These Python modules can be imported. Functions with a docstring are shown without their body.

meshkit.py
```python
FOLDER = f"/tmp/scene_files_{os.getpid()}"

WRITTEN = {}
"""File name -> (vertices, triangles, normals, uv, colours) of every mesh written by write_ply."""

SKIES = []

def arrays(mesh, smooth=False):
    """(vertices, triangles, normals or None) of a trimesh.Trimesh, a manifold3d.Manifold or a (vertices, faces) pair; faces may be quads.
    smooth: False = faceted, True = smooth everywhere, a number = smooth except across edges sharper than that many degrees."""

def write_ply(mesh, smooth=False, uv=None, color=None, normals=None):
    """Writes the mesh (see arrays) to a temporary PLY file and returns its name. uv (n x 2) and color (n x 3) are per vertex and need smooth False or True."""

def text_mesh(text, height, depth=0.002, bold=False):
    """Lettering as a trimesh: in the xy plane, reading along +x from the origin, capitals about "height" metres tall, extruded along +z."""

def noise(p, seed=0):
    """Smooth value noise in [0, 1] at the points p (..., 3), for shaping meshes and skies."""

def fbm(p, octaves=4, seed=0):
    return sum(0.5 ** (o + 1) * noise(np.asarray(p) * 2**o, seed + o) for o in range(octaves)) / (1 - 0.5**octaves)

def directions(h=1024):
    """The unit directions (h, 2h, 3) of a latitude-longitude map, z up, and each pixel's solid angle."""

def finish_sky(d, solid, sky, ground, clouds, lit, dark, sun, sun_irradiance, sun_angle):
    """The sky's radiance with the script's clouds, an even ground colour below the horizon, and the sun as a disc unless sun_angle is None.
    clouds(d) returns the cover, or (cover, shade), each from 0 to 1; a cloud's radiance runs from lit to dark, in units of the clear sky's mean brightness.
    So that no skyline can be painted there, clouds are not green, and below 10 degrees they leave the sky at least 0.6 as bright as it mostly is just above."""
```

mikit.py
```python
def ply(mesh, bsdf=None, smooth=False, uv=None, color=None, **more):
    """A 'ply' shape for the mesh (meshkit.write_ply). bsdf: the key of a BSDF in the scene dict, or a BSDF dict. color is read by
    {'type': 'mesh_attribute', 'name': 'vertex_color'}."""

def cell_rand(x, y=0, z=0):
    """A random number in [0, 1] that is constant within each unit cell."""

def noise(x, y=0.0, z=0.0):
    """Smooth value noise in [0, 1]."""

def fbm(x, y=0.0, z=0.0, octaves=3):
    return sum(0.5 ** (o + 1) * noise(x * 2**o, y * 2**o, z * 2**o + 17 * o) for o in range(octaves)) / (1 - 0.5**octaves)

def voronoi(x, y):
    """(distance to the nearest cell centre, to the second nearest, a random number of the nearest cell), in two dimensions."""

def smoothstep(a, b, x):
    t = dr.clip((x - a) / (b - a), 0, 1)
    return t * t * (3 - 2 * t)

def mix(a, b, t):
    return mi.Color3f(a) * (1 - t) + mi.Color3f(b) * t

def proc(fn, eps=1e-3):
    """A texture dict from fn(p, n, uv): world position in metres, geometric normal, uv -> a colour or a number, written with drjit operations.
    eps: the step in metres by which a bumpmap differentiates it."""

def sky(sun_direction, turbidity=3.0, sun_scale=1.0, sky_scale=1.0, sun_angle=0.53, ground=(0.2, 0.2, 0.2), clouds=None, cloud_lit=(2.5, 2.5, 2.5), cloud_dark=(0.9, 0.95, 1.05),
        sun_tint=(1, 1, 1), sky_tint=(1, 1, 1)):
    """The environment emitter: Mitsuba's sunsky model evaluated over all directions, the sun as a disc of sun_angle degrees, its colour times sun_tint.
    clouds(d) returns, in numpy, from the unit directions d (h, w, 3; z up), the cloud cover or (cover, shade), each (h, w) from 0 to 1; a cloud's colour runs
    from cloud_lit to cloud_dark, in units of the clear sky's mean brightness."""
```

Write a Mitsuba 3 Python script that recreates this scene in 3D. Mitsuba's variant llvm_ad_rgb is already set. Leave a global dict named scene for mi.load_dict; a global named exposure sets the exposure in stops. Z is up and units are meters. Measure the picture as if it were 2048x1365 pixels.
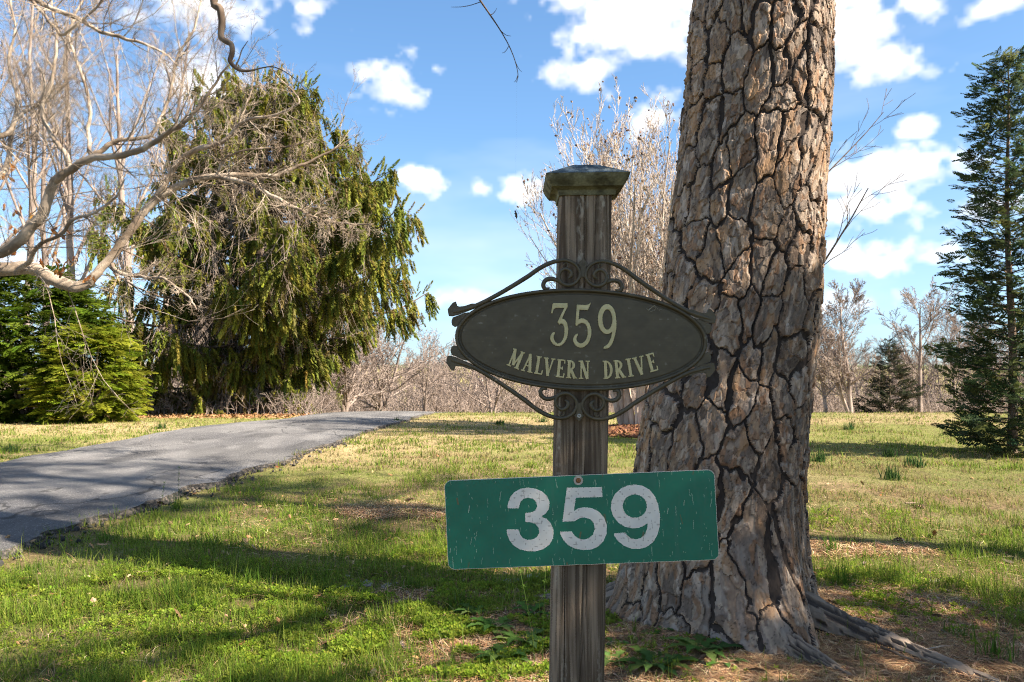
import math, random
import numpy as np
import drjit as dr
import mitsuba as mi
import mikit, meshkit
import trimesh
import shapely
from shapely.geometry import Polygon, LineString, Point
from shapely.ops import unary_union
from shapely import affinity

T = mi.ScalarTransform4f
scene, labels = {}, {}
RNG = np.random.default_rng(7)

# ------------------------------------------------------------------ camera, sky, exposure
EYE = np.array([0.0, 0.0, 1.055])
PITCH = math.radians(1.7)
FPX = 1593.0                                   # focal length in pixels of the 2048 px wide photograph
FWD = np.array([0, math.cos(PITCH), math.sin(PITCH)])
UPV = np.array([0, -math.sin(PITCH), math.cos(PITCH)])
scene['camera'] = {'type': 'thinlens', 'fov': math.degrees(2 * math.atan(1024 / FPX)), 'fov_axis': 'x',
                   'aperture_radius': 0.0009, 'focus_distance': 1.75, 'near_clip': 0.05, 'far_clip': 2000.0,
                   'to_world': T().look_at(origin=EYE.tolist(), target=(EYE + FWD).tolist(), up=[0, 0, 1])}
SUN_AZ, SUN_EL = (0.93, -0.36), math.radians(40)
_a = np.array(SUN_AZ) / np.linalg.norm(SUN_AZ)
SUN = np.array([_a[0] * math.cos(SUN_EL), _a[1] * math.cos(SUN_EL), math.sin(SUN_EL)])
exposure = 3.6

# cumulus clouds: (azimuth right of north, elevation, half width, half height, strength), degrees
CLOUDS = [(8.4, 23.6, 5.4, 4.2, 1.05), (5.6, 19.9, 2.8, 1.3, .85), (4.2, 25.5, 2.0, 3.0, .7), (11.5, 21.5, 1.6, 1.6, .8), (9.8, 17.0, 1.8, 1.2, .9), (-8.4, 19.0, 2.1, 2.1, 1.0),
          (-5.8, 12.8, 1.9, 1.0, 1.0), (-2.3, 12.3, 1.0, .6, .8), (0.8, 12.3, 1.7, 1.0, .95), (-22.0, 23.2, 5.5, 2.6, 1.0), (-20.8, 18.2, 3.0, 1.6, .9),
          (23.5, 21.2, 3.6, 2.6, 1.0), (25.8, 18.6, 2.2, 1.2, .95), (21.6, 23.6, 3.0, 2.2, .9), (27.6, 15.0, 1.3, .8, .9), (25.2, 12.4, 4.6, 1.6, 1.0),
          (23.4, 10.2, 3.8, 1.4, .95), (24.6, 6.9, 4.6, 1.1, .9), (31.8, 21.0, 1.4, .7, .8), (31.0, 9.6, 2.4, 1.0, .7), (2.0, 27.5, 2.0, 1.6, .7),
          (-33, 6, 6, 1.4, .6), (18, 4, 8, 1.0, .5), (-3, 4.5, 7, 1.0, .45)]


def clouds(d):
    az = np.degrees(np.arctan2(d[..., 0], d[..., 1]))
    el = np.degrees(np.arcsin(np.clip(d[..., 2], -1, 1)))
    wx = meshkit.fbm(d * 26.0, 4, 11) - .5
    wy = meshkit.fbm(d * 26.0, 4, 21) - .5
    det = meshkit.fbm(d * 60.0, 5, 5) - .5
    best, base_ = np.zeros(az.shape), np.zeros(az.shape)
    for a, e, w, h, s in CLOUDS:
        dx, dy = (az - a) / w, (el - e) / h
        dy = np.where(dy < 0, dy * 1.35, dy)
        r = np.sqrt((dx + wx * 2.0) ** 2 + (dy + wy * 2.0) ** 2)
        v = s * (1.30 - r + det * 1.9)
        base_ = np.where(v > best, np.clip(.45 - dy * .7, 0, 1), base_)
        best = np.maximum(best, v)
    # the same fair weather clouds go on round the sky outside the frame
    far = meshkit.fbm(np.stack([d[..., 0] / (d[..., 2] + .25), d[..., 1] / (d[..., 2] + .25), d[..., 2] * 0], -1) * 2.3, 5, 3)
    out = np.clip((np.abs(az) - 36) / 8, 0, 1)
    best = np.maximum(best, out * (far - .55) * 6)
    cover = np.clip(best / .8, 0, 1) ** 1.15 * .97
    shade = np.clip(.75 * base_ * np.clip(best, 0, 1) - wy * .8 + .05, 0, .85) * .8
    wisp = np.clip(meshkit.fbm(np.stack([az * .09, el * .35, az * 0], -1), 5, 77) - .5, 0, 1) * .5
    veil = .10 * np.clip(1 - el / 16, 0, 1) + wisp * np.clip(1.2 - el / 30, .3, 1)
    return np.maximum(cover, veil), shade


scene['sky_light'] = mikit.sky(SUN.tolist(), turbidity=3.0, sun_scale=1.0, sky_scale=.53, clouds=clouds, cloud_lit=(3.0, 2.95, 2.95),
                               cloud_dark=(1.7, 1.75, 1.9), ground=(.12, .14, .06), sky_tint=(.87, .99, 1.12), sun_tint=(.92, 1.0, 1.17))

# ------------------------------------------------------------------ helpers


def thing(key, label, cat, group=None, kind=None):
    labels[key] = {'label': label, 'category': cat}
    if group:
        labels[key]['group'] = group
    if kind:
        labels[key]['kind'] = kind
    return key


def struct(key, label=None):
    labels[key] = {'kind': 'structure'}
    if label:
        labels[key]['label'] = label


_used = {}


def num(key):
    n = _used.get(key, 0)
    _used[key] = n + 1
    return key if n == 0 else f'{key}_{n:03d}'


def part(parent, name, mesh, bsdf, smooth=False, color=None, label=None, kind=None):
    key = num(f'{parent}__{name}')
    scene[key] = mikit.ply(mesh, bsdf, smooth=smooth, color=color)
    if label or kind:
        labels[key] = {k: v for k, v in (('label', label), ('kind', kind)) if v}
    return key


def ray(px, py):
    d = FWD + (px - 1024) / FPX * np.array([1.0, 0, 0]) + (682.5 - py) / FPX * UPV
    return d


def at(px, py, Y):
    """The point at depth Y (metres in front of the eye) on the sight line that was measured in the photograph."""
    d = ray(px, py)
    return EYE + d * (Y / d[1])


def gz(x, y):
    x, y = np.asarray(x, float), np.asarray(y, float)
    p = np.stack([x, y, np.zeros_like(x)], -1)
    n = .05 * (meshkit.fbm(p * .7, 3, 1) - .5) + .02 * (meshkit.fbm(p * 3.1, 2, 2) - .5)
    c = .003 * np.maximum(0, y - 12) ** 2
    drop = 3.6 * (1 - np.exp(-c / 3.6))
    r2 = (x - .84) ** 2 + (y - 3.3) ** 2
    return n - drop + .05 * np.exp(-r2 / .7)


def on_ground(px, py):
    d = ray(px, py)
    ts = np.linspace(2, 60, 1200)
    p = EYE + d * ts[:, None]
    below = np.nonzero(p[:, 2] < gz(p[:, 0], p[:, 1]))[0]
    i = below[0] if len(below) else len(ts) - 1
    return p[i]


def catmull(P, n=8, closed=False):
    P = np.asarray(P, float)
    A = np.vstack([2 * P[0] - P[1], P, 2 * P[-1] - P[-2]])
    out = []
    for i in range(1, len(A) - 2):
        t = np.linspace(0, 1, n, endpoint=False)[:, None]
        p0, p1, p2, p3 = A[i - 1], A[i], A[i + 1], A[i + 2]
        out.append(.5 * (2 * p1 + (p2 - p0) * t + (2 * p0 - 5 * p1 + 4 * p2 - p3) * t ** 2 + (3 * p1 - p0 - 3 * p2 + p3) * t ** 3))
    out.append(P[-1:])
    return np.vstack(out)


def tubes(P, R, k=3):
    """Polylines (N, M, 3) with radii (N, M) as tubes of k sides."""
    P, R = np.asarray(P, float), np.asarray(R, float)
    N, M = R.shape
    t = np.gradient(P, axis=1)
    t /= np.linalg.norm(t, axis=2, keepdims=True) + 1e-12
    ref = np.where(np.abs(t[:, 0, 2:]) < .9, np.array([0, 0, 1.0]), np.array([1.0, 0, 0]))
    a0 = np.cross(t[:, 0], ref)
    cols = []
    for q in range(M):                           # carry the frame along, so that a bend never twists the tube
        a0 = a0 - t[:, q] * (a0 * t[:, q]).sum(1, keepdims=True)
        a0 = a0 / (np.linalg.norm(a0, axis=1, keepdims=True) + 1e-12)
        cols.append(a0)
    a = np.stack(cols, 1)
    b = np.cross(t, a)
    ang = np.arange(k) * 2 * np.pi / k
    V = P[:, :, None] + R[:, :, None, None] * (np.cos(ang)[:, None] * a[:, :, None] + np.sin(ang)[:, None] * b[:, :, None])
    n, i, j = np.meshgrid(np.arange(N), np.arange(M - 1), np.arange(k), indexing='ij')
    base = n * M * k
    q = np.stack([base + i * k + j, base + (i + 1) * k + j, base + (i + 1) * k + (j + 1) % k, base + i * k + (j + 1) % k], -1).reshape(-1, 4)
    return V.reshape(-1, 3), np.vstack([q[:, [0, 1, 2]], q[:, [0, 2, 3]]])


def join(*ms):
    vs, fs, n = [], [], 0
    for v, f in ms:
        vs.append(np.asarray(v))
        fs.append(np.asarray(f) + n)
        n += len(v)
    return np.vstack(vs), np.vstack(fs)


def rot(az, pitch, roll):
    """Rotation matrices (N, 3, 3): the template's x axis goes to azimuth az, raised by pitch, rolled about itself."""
    ca, sa, cp, sp, cr, sr = np.cos(az), np.sin(az), np.cos(pitch), np.sin(pitch), np.cos(roll), np.sin(roll)
    X = np.stack([ca * cp, sa * cp, sp], -1)
    Y0 = np.stack([-sa, ca, 0 * ca], -1)
    Z0 = np.cross(X, Y0)
    Y = Y0 * cr[:, None] + Z0 * sr[:, None]
    Z = np.cross(X, Y)
    return np.stack([X, Y, Z], -1)


def tile(tv, tf, pos, M, scale, col=None, tcol=None):
    """Copies of a template under positions, matrices and scales; col (N, 3) colours each copy, tcol (n,) varies it within one."""
    scale = np.asarray(scale, float)
    if scale.ndim == 1:
        scale = scale[:, None]
    V = np.einsum('nij,nkj->nki', M, tv[None] * scale[:, None]) + pos[:, None]
    F = tf[None] + (np.arange(len(pos)) * len(tv))[:, None, None]
    C = None
    if col is not None:
        C = np.repeat(col[:, None], len(tv), 1)
        if tcol is not None:
            C = C * tcol[None, :, None]
        C = C.reshape(-1, 3)
    return V.reshape(-1, 3), F.reshape(-1, 3), C


def merge_c(*items):
    v, f = join(*[(a, b) for a, b, _ in items])
    return v, f, np.vstack([c for _, _, c in items])


def hull(pts):
    return trimesh.convex.convex_hull(np.asarray(pts))


def pick(rng, palette, n, jitter=.15):
    pal = np.array(palette)
    c = pal[rng.integers(0, len(pal), n)]
    return np.clip(c * (1 + jitter * rng.normal(size=(n, 1))) * (1 + .06 * rng.normal(size=(n, 3))), .004, .9)


# ------------------------------------------------------------------ materials
noise, fbm, smoothstep, mix, voronoi, cell_rand = mikit.noise, mikit.fbm, mikit.smoothstep, mikit.mix, mikit.voronoi, mikit.cell_rand
VC = {'type': 'mesh_attribute', 'name': 'vertex_color'}


def rough(tex, r=.85, spec=.3):
    return {'type': 'twosided', 'bsdf': {'type': 'principled', 'base_color': tex, 'roughness': r, 'specular': spec}}


def leafy(tex, trans=.7, r=.55):
    return {'type': 'principledthin', 'base_color': tex, 'roughness': r, 'diff_trans': trans, 'eta': 1.35}


scene['leaf_mat'] = leafy(VC, .95, .5)
scene['needle_mat'] = leafy(VC, .9, .6)
scene['dry_mat'] = rough(VC, .9, .1)


def f_bark(p, n, uv):
    v = fbm(p.x * 9, p.y * 9, p.z * 3, 4)
    w = noise(p.x * 60, p.y * 60, p.z * 25)
    return mix((.19, .155, .125), (.36, .315, .265), smoothstep(.3, .7, v)) * (.75 + .5 * w)


def f_bark_pale(p, n, uv):
    v = fbm(p.x * 5, p.y * 5, p.z * 5, 3)
    w = noise(p.x * 40, p.y * 40, p.z * 40)
    return mix((.18, .135, .095), (.42, .345, .265), smoothstep(.3, .7, v)) * (.8 + .4 * w)


def f_bark_cream(p, n, uv):
    v = fbm(p.x * 4, p.y * 4, p.z * 4, 3)
    return mix((.33, .265, .21), (.55, .47, .39), smoothstep(.3, .7, v))


def f_bark_pink(p, n, uv):
    v = fbm(p.x * 1.5, p.y * 1.5, p.z * 1.5, 3)
    return mix((.20, .155, .128), (.36, .29, .245), smoothstep(.25, .75, v))


def f_bark_dark(p, n, uv):
    v = fbm(p.x * 20, p.y * 20, p.z * 7, 3)
    return mix((.10, .07, .05), (.20, .15, .11), smoothstep(.3, .7, v))


scene['bark_grey'] = rough(mikit.proc(f_bark), .9, .15)
scene['bark_pale'] = rough(mikit.proc(f_bark_pale), .85, .2)
scene['bark_pink'] = rough(mikit.proc(f_bark_pink), .9, .1)
scene['bark_cream'] = rough(mikit.proc(f_bark_cream), .85, .2)
scene['bark_dark'] = rough(mikit.proc(f_bark_dark), .9, .1)


def f_ground(p, n, uv):
    a = fbm(p.x * .45 + 3, p.y * .45, 0, 3)
    b = fbm(p.x * 6, p.y * 6, 0, 4)
    c = noise(p.x * 90, p.y * 90)
    green = mix((.075, .095, .022), (.13, .14, .035), b)
    straw = mix((.18, .135, .065), (.28, .22, .115), b)
    k = smoothstep(.36, .62, a * .7 + b * .3)
    near = smoothstep(11.0, 5.0, p.y + (b - .5) * 3)
    soil = mix(mix((.045, .029, .018), (.10, .064, .036), b), (.06, .07, .02), smoothstep(.45, .6, fbm(p.x * 2.1, p.y * 2.1, 4, 3)))
    col = mix(straw, green, k * .8)
    col = col * (1 - .7 * near) + soil * (.7 * near)
    return col * (.7 + .6 * c)


scene['ground_mat'] = {'type': 'twosided', 'bsdf': {'type': 'bumpmap', 'scale': 1.0, 'arbitrary': mikit.proc(lambda p, n, uv: .012 * fbm(p.x * 25, p.y * 25, 0, 3), 2e-3),
                                                     'bsdf': {'type': 'principled', 'base_color': mikit.proc(f_ground), 'roughness': .95, 'specular': .1}}}


def f_asphalt(p, n, uv):
    d1, d2, w = voronoi(p.x * 70, p.y * 70)
    b = fbm(p.x * 2.2, p.y * .9, 0, 4)
    c = noise(p.x * 240, p.y * 240)
    base = mix((.070, .069, .070), (.125, .122, .119), smoothstep(.25, .75, b))
    stone = smoothstep(.75, .95, w)
    col = mix(base, mi.Color3f(.27, .26, .25), stone * smoothstep(.45, .25, d1) * .6)
    crack = fbm(p.x * 1.1 + 9, p.y * .55, 0, 5)
    line = smoothstep(.012, .002, dr.abs(crack - .52)) * smoothstep(.45, .6, noise(p.x * .6, p.y * .3))
    stain = smoothstep(.60, .70, fbm(p.x * 1.7 + 4, p.y * .8, 3, 3))
    return mix(col * (.72 + .56 * c) * (1 - .28 * stain), mi.Color3f(.025, .025, .025), line * .8)


scene['asphalt_mat'] = {'type': 'twosided', 'bsdf': {'type': 'bumpmap', 'arbitrary': mikit.proc(lambda p, n, uv: .004 * noise(p.x * 110, p.y * 110, p.z * 110) + .003 * noise(p.x * 45, p.y * 45, p.z * 45), 1e-3),
                                                      'bsdf': {'type': 'principled', 'base_color': mikit.proc(f_asphalt), 'roughness': .85, 'specular': .3}}}
scene['asphalt_edge_mat'] = rough(mikit.proc(lambda p, n, uv: mix((.035, .034, .033), (.13, .11, .09), smoothstep(.4, .75, fbm(p.x * 45, p.y * 45, p.z * 45, 3)))), .9, .2)


def f_pine_bark(p, n, uv):
    return mi.Color3f(.05, .04, .034) * (.6 + .8 * fbm(p.x * 120, p.y * 120, p.z * 50, 3))


scene['fissure_mat'] = rough(mikit.proc(f_pine_bark), .95, .08)
scene['plate_mat'] = {'type': 'twosided', 'bsdf': {'type': 'bumpmap', 'arbitrary': mikit.proc(lambda p, n, uv: .0022 * fbm(p.x * 170, p.y * 170, p.z * 60, 3), 8e-4),
                                                   'bsdf': {'type': 'principled', 'base_color': VC, 'roughness': .8, 'specular': .25}}}


def f_post(p, n, uv):
    u = p.x + 1.7 * p.y
    g = fbm(u * 260, 0, p.z * 6, 4)
    s = fbm(u * 70 + 5, 0, p.z * 2.2, 3)
    lich = fbm(u * 190, p.y * 30, p.z * 70, 3)
    base = mix((.085, .060, .040), (.27, .205, .145), smoothstep(.28, .75, g))
    pale = smoothstep(.56, .74, s) * smoothstep(.42, .68, lich + .25 * (g - .5))
    dark = smoothstep(.50, .30, s)
    col = mix(base, mi.Color3f(.40, .36, .29), pale * .7)
    return mix(col, mi.Color3f(.045, .033, .025), dark * .45)


scene['post_mat'] = {'type': 'twosided', 'bsdf': {'type': 'bumpmap', 'arbitrary': mikit.proc(lambda p, n, uv: .0014 * fbm((p.x + 1.7 * p.y) * 300, 0, p.z * 9, 3) + .0012 * noise(p.x * 500, p.y * 500, p.z * 400), 4e-4),
                                                  'bsdf': {'type': 'principled', 'base_color': mikit.proc(f_post), 'roughness': .85, 'specular': .2}}}


def f_cap(p, n, uv):
    b = fbm(p.x * 60, p.y * 60, p.z * 60, 4)
    c = noise(p.x * 420, p.y * 420, p.z * 420)
    st = fbm(p.x * 110, p.y * 110, p.z * 18, 3)
    col = mix((.060, .054, .026), (.155, .145, .080), smoothstep(.3, .7, b))
    top = smoothstep(.4, .8, n.z)
    col = mix(col, mix((.035, .05, .055), (.16, .19, .19), smoothstep(.45, .8, b)), top)
    col = mix(col, mi.Color3f(.40, .39, .31), smoothstep(.68, .82, st) * .5)
    return col * (.7 + .6 * c)


scene['cap_mat'] = {'type': 'twosided', 'bsdf': {'type': 'principled', 'base_color': mikit.proc(f_cap), 'roughness': .7, 'specular': .3}}


def f_bronze(p, n, uv):
    b = fbm(p.x * 55, p.y * 55, p.z * 55, 4)
    c = noise(p.x * 900, p.y * 900, p.z * 900)
    st = noise(p.x * 30, 0, p.z * 800)
    col = mix((.062, .049, .027), (.080, .064, .036), smoothstep(.3, .7, b)) * (.86 + .14 * c + .12 * st)
    dust = smoothstep(.80, .93, noise(p.x * 210, p.y * 50, p.z * 160)) * smoothstep(.45, .7, b)
    return mix(col, mi.Color3f(.22, .20, .15), dust * .5)


scene['bronze_mat'] = {'type': 'twosided', 'bsdf': {'type': 'principled', 'base_color': mikit.proc(f_bronze), 'roughness': .5, 'specular': .45, 'metallic': .15}}
scene['brass_mat'] = {'type': 'twosided', 'bsdf': {'type': 'principled', 'base_color': mikit.proc(lambda p, n, uv: mix((.36, .31, .15), (.52, .45, .245), fbm(p.x * 150, p.y * 150, p.z * 150, 3))), 'roughness': .42, 'metallic': .35, 'specular': .5}}


def flecks(p, sx, sz, dens, seed, w):
    """Sparse short scratches: one slanted stroke in some of the cells."""
    cx, cz = dr.floor(p.x * sx), dr.floor(p.z * sz)
    fx, fz = p.x * sx - cx - .5, p.z * sz - cz - .5
    on = cell_rand(cx, cz, seed) < dens
    ox = (cell_rand(cx, cz, seed + 1) - .5) * .5
    sl = (cell_rand(cx, cz, seed + 2) - .5) * .7
    ln = .10 + .34 * cell_rand(cx, cz, seed + 3)
    hit = (dr.abs(fx - ox - sl * fz) < w * (.4 + cell_rand(cx, cz, seed + 4))) & (dr.abs(fz) < ln)
    return dr.select(on & hit, mi.Float(1), mi.Float(0))


def f_green(p, n, uv):
    b = fbm(p.x * 40, 0, p.z * 40, 3)
    run = smoothstep(.55, .8, fbm(p.x * 95, 0, p.z * 9, 3))
    col = mix(mix((.0045, .122, .079), (.006, .150, .098), b), mi.Color3f(.02, .135, .095), run * .6)
    m = dr.maximum(flecks(p, 110, 60, .10, 1, .05), dr.maximum(flecks(p, 75, 45, .09, 11, .045), flecks(p, 230, 150, .06, 21, .08)))
    col = mix(col, mi.Color3f(.34, .42, .34), m * .62)
    return mix(col, mi.Color3f(.12, .09, .05), flecks(p, 48, 37, .05, 31, .06) * .7)


def f_white(p, n, uv):
    b = fbm(p.x * 60, 0, p.z * 60, 3)
    m = dr.maximum(flecks(p, 75, 45, .10, 41, .045), smoothstep(.78, .9, noise(p.x * 260, 0, p.z * 260)))
    return mix(mix((.60, .575, .52), (.70, .67, .61), b), mi.Color3f(.25, .22, .18), m * .55)


scene['sign_green_mat'] = {'type': 'twosided', 'bsdf': {'type': 'principled', 'base_color': mikit.proc(f_green), 'roughness': .32, 'specular': .4}}
scene['sign_white_mat'] = {'type': 'twosided', 'bsdf': {'type': 'principled', 'base_color': mikit.proc(f_white), 'roughness': .5, 'specular': .35}}
scene['aluminium_mat'] = {'type': 'twosided', 'bsdf': {'type': 'principled', 'base_color': {'type': 'rgb', 'value': [.55, .56, .56]}, 'roughness': .4, 'metallic': .7}}
scene['steel_mat'] = {'type': 'twosided', 'bsdf': {'type': 'principled', 'base_color': mikit.proc(lambda p, n, uv: mix((.28, .27, .25), (.46, .45, .42), noise(p.x * 600, p.y * 600, p.z * 600))), 'roughness': .5, 'metallic': .6}}
scene['rust_mat'] = rough(mikit.proc(lambda p, n, uv: mix((.10, .04, .02), (.26, .13, .06), noise(p.x * 900, p.y * 900, p.z * 900))), .9, .2)

# ------------------------------------------------------------------ the ground and the driveway
xs = np.concatenate([-np.geomspace(400, 12, 26), np.arange(-11.8, 11.9, .12), np.geomspace(12, 400, 26)])
ys = np.concatenate([-np.geomspace(60, 2, 12), np.arange(-1.9, 24, .12), np.geomspace(24.2, 900, 46)])
gx, gy = np.meshgrid(xs, ys)
V = np.stack([gx, gy, gz(gx, gy)], -1).reshape(-1, 3)
i, j = np.meshgrid(np.arange(len(ys) - 1), np.arange(len(xs) - 1), indexing='ij')
W = len(xs)
Q = np.stack([i * W + j, i * W + j + 1, (i + 1) * W + j + 1, (i + 1) * W + j], -1).reshape(-1, 4)
scene['ground'] = mikit.ply((V, Q), 'ground_mat', smooth=True)
struct('ground')

RIGHT_PX = [(0, 1099), (110, 1059), (176, 1037), (272, 1011), (334, 989), (378, 969), (422, 965), (457, 952), (488, 936), (549, 925), (615, 899), (685, 879), (743, 857), (813, 837)]
LEFT_PX = [(0, 925), (66, 910), (132, 901), (198, 890), (308, 868), (417, 850.5), (505, 839.6), (571, 834)]
TOP = .036


def on_plane(px, py, z):
    d = ray(px, py)
    return (EYE + d * ((z - EYE[2]) / d[2]))[:2]


R_ = np.array([on_plane(*q, TOP) for q in RIGHT_PX])
L_ = np.array([on_plane(*q, TOP) for q in LEFT_PX])
R_ = np.vstack([[-3.15, -6], [-3.05, 2.0], R_, [-2.1, 24], [-2.0, 40]])
L_ = np.vstack([[-6.3, -6], [-6.0, 5.0], L_, [-4.95, 24], [-4.9, 40]])
R_ = R_[np.argsort(R_[:, 1])]
L_ = L_[np.argsort(L_[:, 1])]


def right_edge(y):
    return np.interp(y, R_[:, 1], R_[:, 0])


def left_edge(y):
    return np.interp(y, L_[:, 1], L_[:, 0])


dy = np.concatenate([np.arange(-6, 3, .3), np.arange(3, 14, .035), np.arange(14, 40, .25)])
rn = meshkit.fbm(np.stack([dy * 4.5, dy * 0, dy * 0 + 3], -1), 4, 8) - .5
ln = meshkit.fbm(np.stack([dy * 2.0, dy * 0, dy * 0 + 9], -1), 4, 9) - .5
RX, LX = right_edge(dy) + .15 * rn, left_edge(dy) + .15 * ln
nx = 40
s = np.linspace(0, 1, nx)
DX = LX[:, None] * (1 - s) + RX[:, None] * s
DY = np.repeat(dy[:, None], nx, 1)
crown = .03 * (1 - (2 * s - 1) ** 2)
c0 = .003 * np.maximum(0, DY - 12) ** 2
DZ = TOP - 3.6 * (1 - np.exp(-c0 / 3.6)) + crown[None] + .02 * (meshkit.fbm(np.stack([DX * .6, DY * .6, DX * 0], -1), 3, 4) - .5)
V = np.stack([DX, DY, DZ], -1).reshape(-1, 3)
i, j = np.meshgrid(np.arange(len(dy) - 1), np.arange(nx - 1), indexing='ij')
Q = np.stack([i * nx + j, i * nx + j + 1, (i + 1) * nx + j + 1, (i + 1) * nx + j], -1).reshape(-1, 4)
scene['driveway'] = mikit.ply((V, Q), 'asphalt_mat', smooth=True)
struct('driveway', 'grey asphalt driveway climbing away at the left')
# the broken edge of the asphalt: a rough flank down to the soil on either side
for side, (ex, sg) in enumerate(((RX, 1), (LX, -1))):
    rings = []
    col = -1 if sg > 0 else 0
    for o, dz in ((0, 0), (.008, -.004), (.022, -.022), (.03, -.05), (.07, -.14)):
        jit = (meshkit.fbm(np.stack([dy * 30, dy * 0 + o * 90, dy * 0 + side], -1), 3, 6) - .5) * (.05 if o else 0)
        rings.append(np.stack([ex + sg * (o + jit), dy, DZ[:, col] + dz + jit * .4], -1))
    P = np.stack(rings, 1)
    m = P.shape[1]
    i, j = np.meshgrid(np.arange(len(dy) - 1), np.arange(m - 1), indexing='ij')
    Q = np.stack([i * m + j, i * m + j + 1, (i + 1) * m + j + 1, (i + 1) * m + j], -1).reshape(-1, 4)
    part('driveway', 'broken_edge', (P.reshape(-1, 3), Q), 'asphalt_edge_mat', smooth=30)
# loose crumbs of asphalt along the near edge
rng = np.random.default_rng(3)
ico = trimesh.creation.icosphere(subdivisions=1)
n = 900
cy = rng.uniform(3.6, 11, n)
cx = np.interp(cy, dy, RX) + rng.gamma(1.2, .06, n)
iv = ico.vertices * (1 + .5 * (meshkit.noise(ico.vertices * 3.1, 5)[:, None] - .5))
v, f, _ = tile(iv, ico.faces, np.stack([cx, cy, gz(cx, cy) + .01], -1), rot(rng.uniform(0, 6.3, n), rng.uniform(-1, 1, n), rng.uniform(0, 6, n)), rng.gamma(2, .0038, n)[:, None] * rng.uniform(.6, 1.3, (n, 3)))
scene['asphalt_crumbs'] = mikit.ply((v, f), 'asphalt_edge_mat')
thing('asphalt_crumbs', 'dark crumbs of broken asphalt along the driveway edge', 'gravel', kind='stuff')

# ------------------------------------------------------------------ the sign post
PY = 1.395                                    # depth of the post's centre line
HW = .0445                                    # half of a four inch post
LEAN = math.radians(1.1)


def post_x(z):
    return at(1162, 682, PY)[0] - .001 + math.tan(LEAN) * (z - 1.0)


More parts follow.
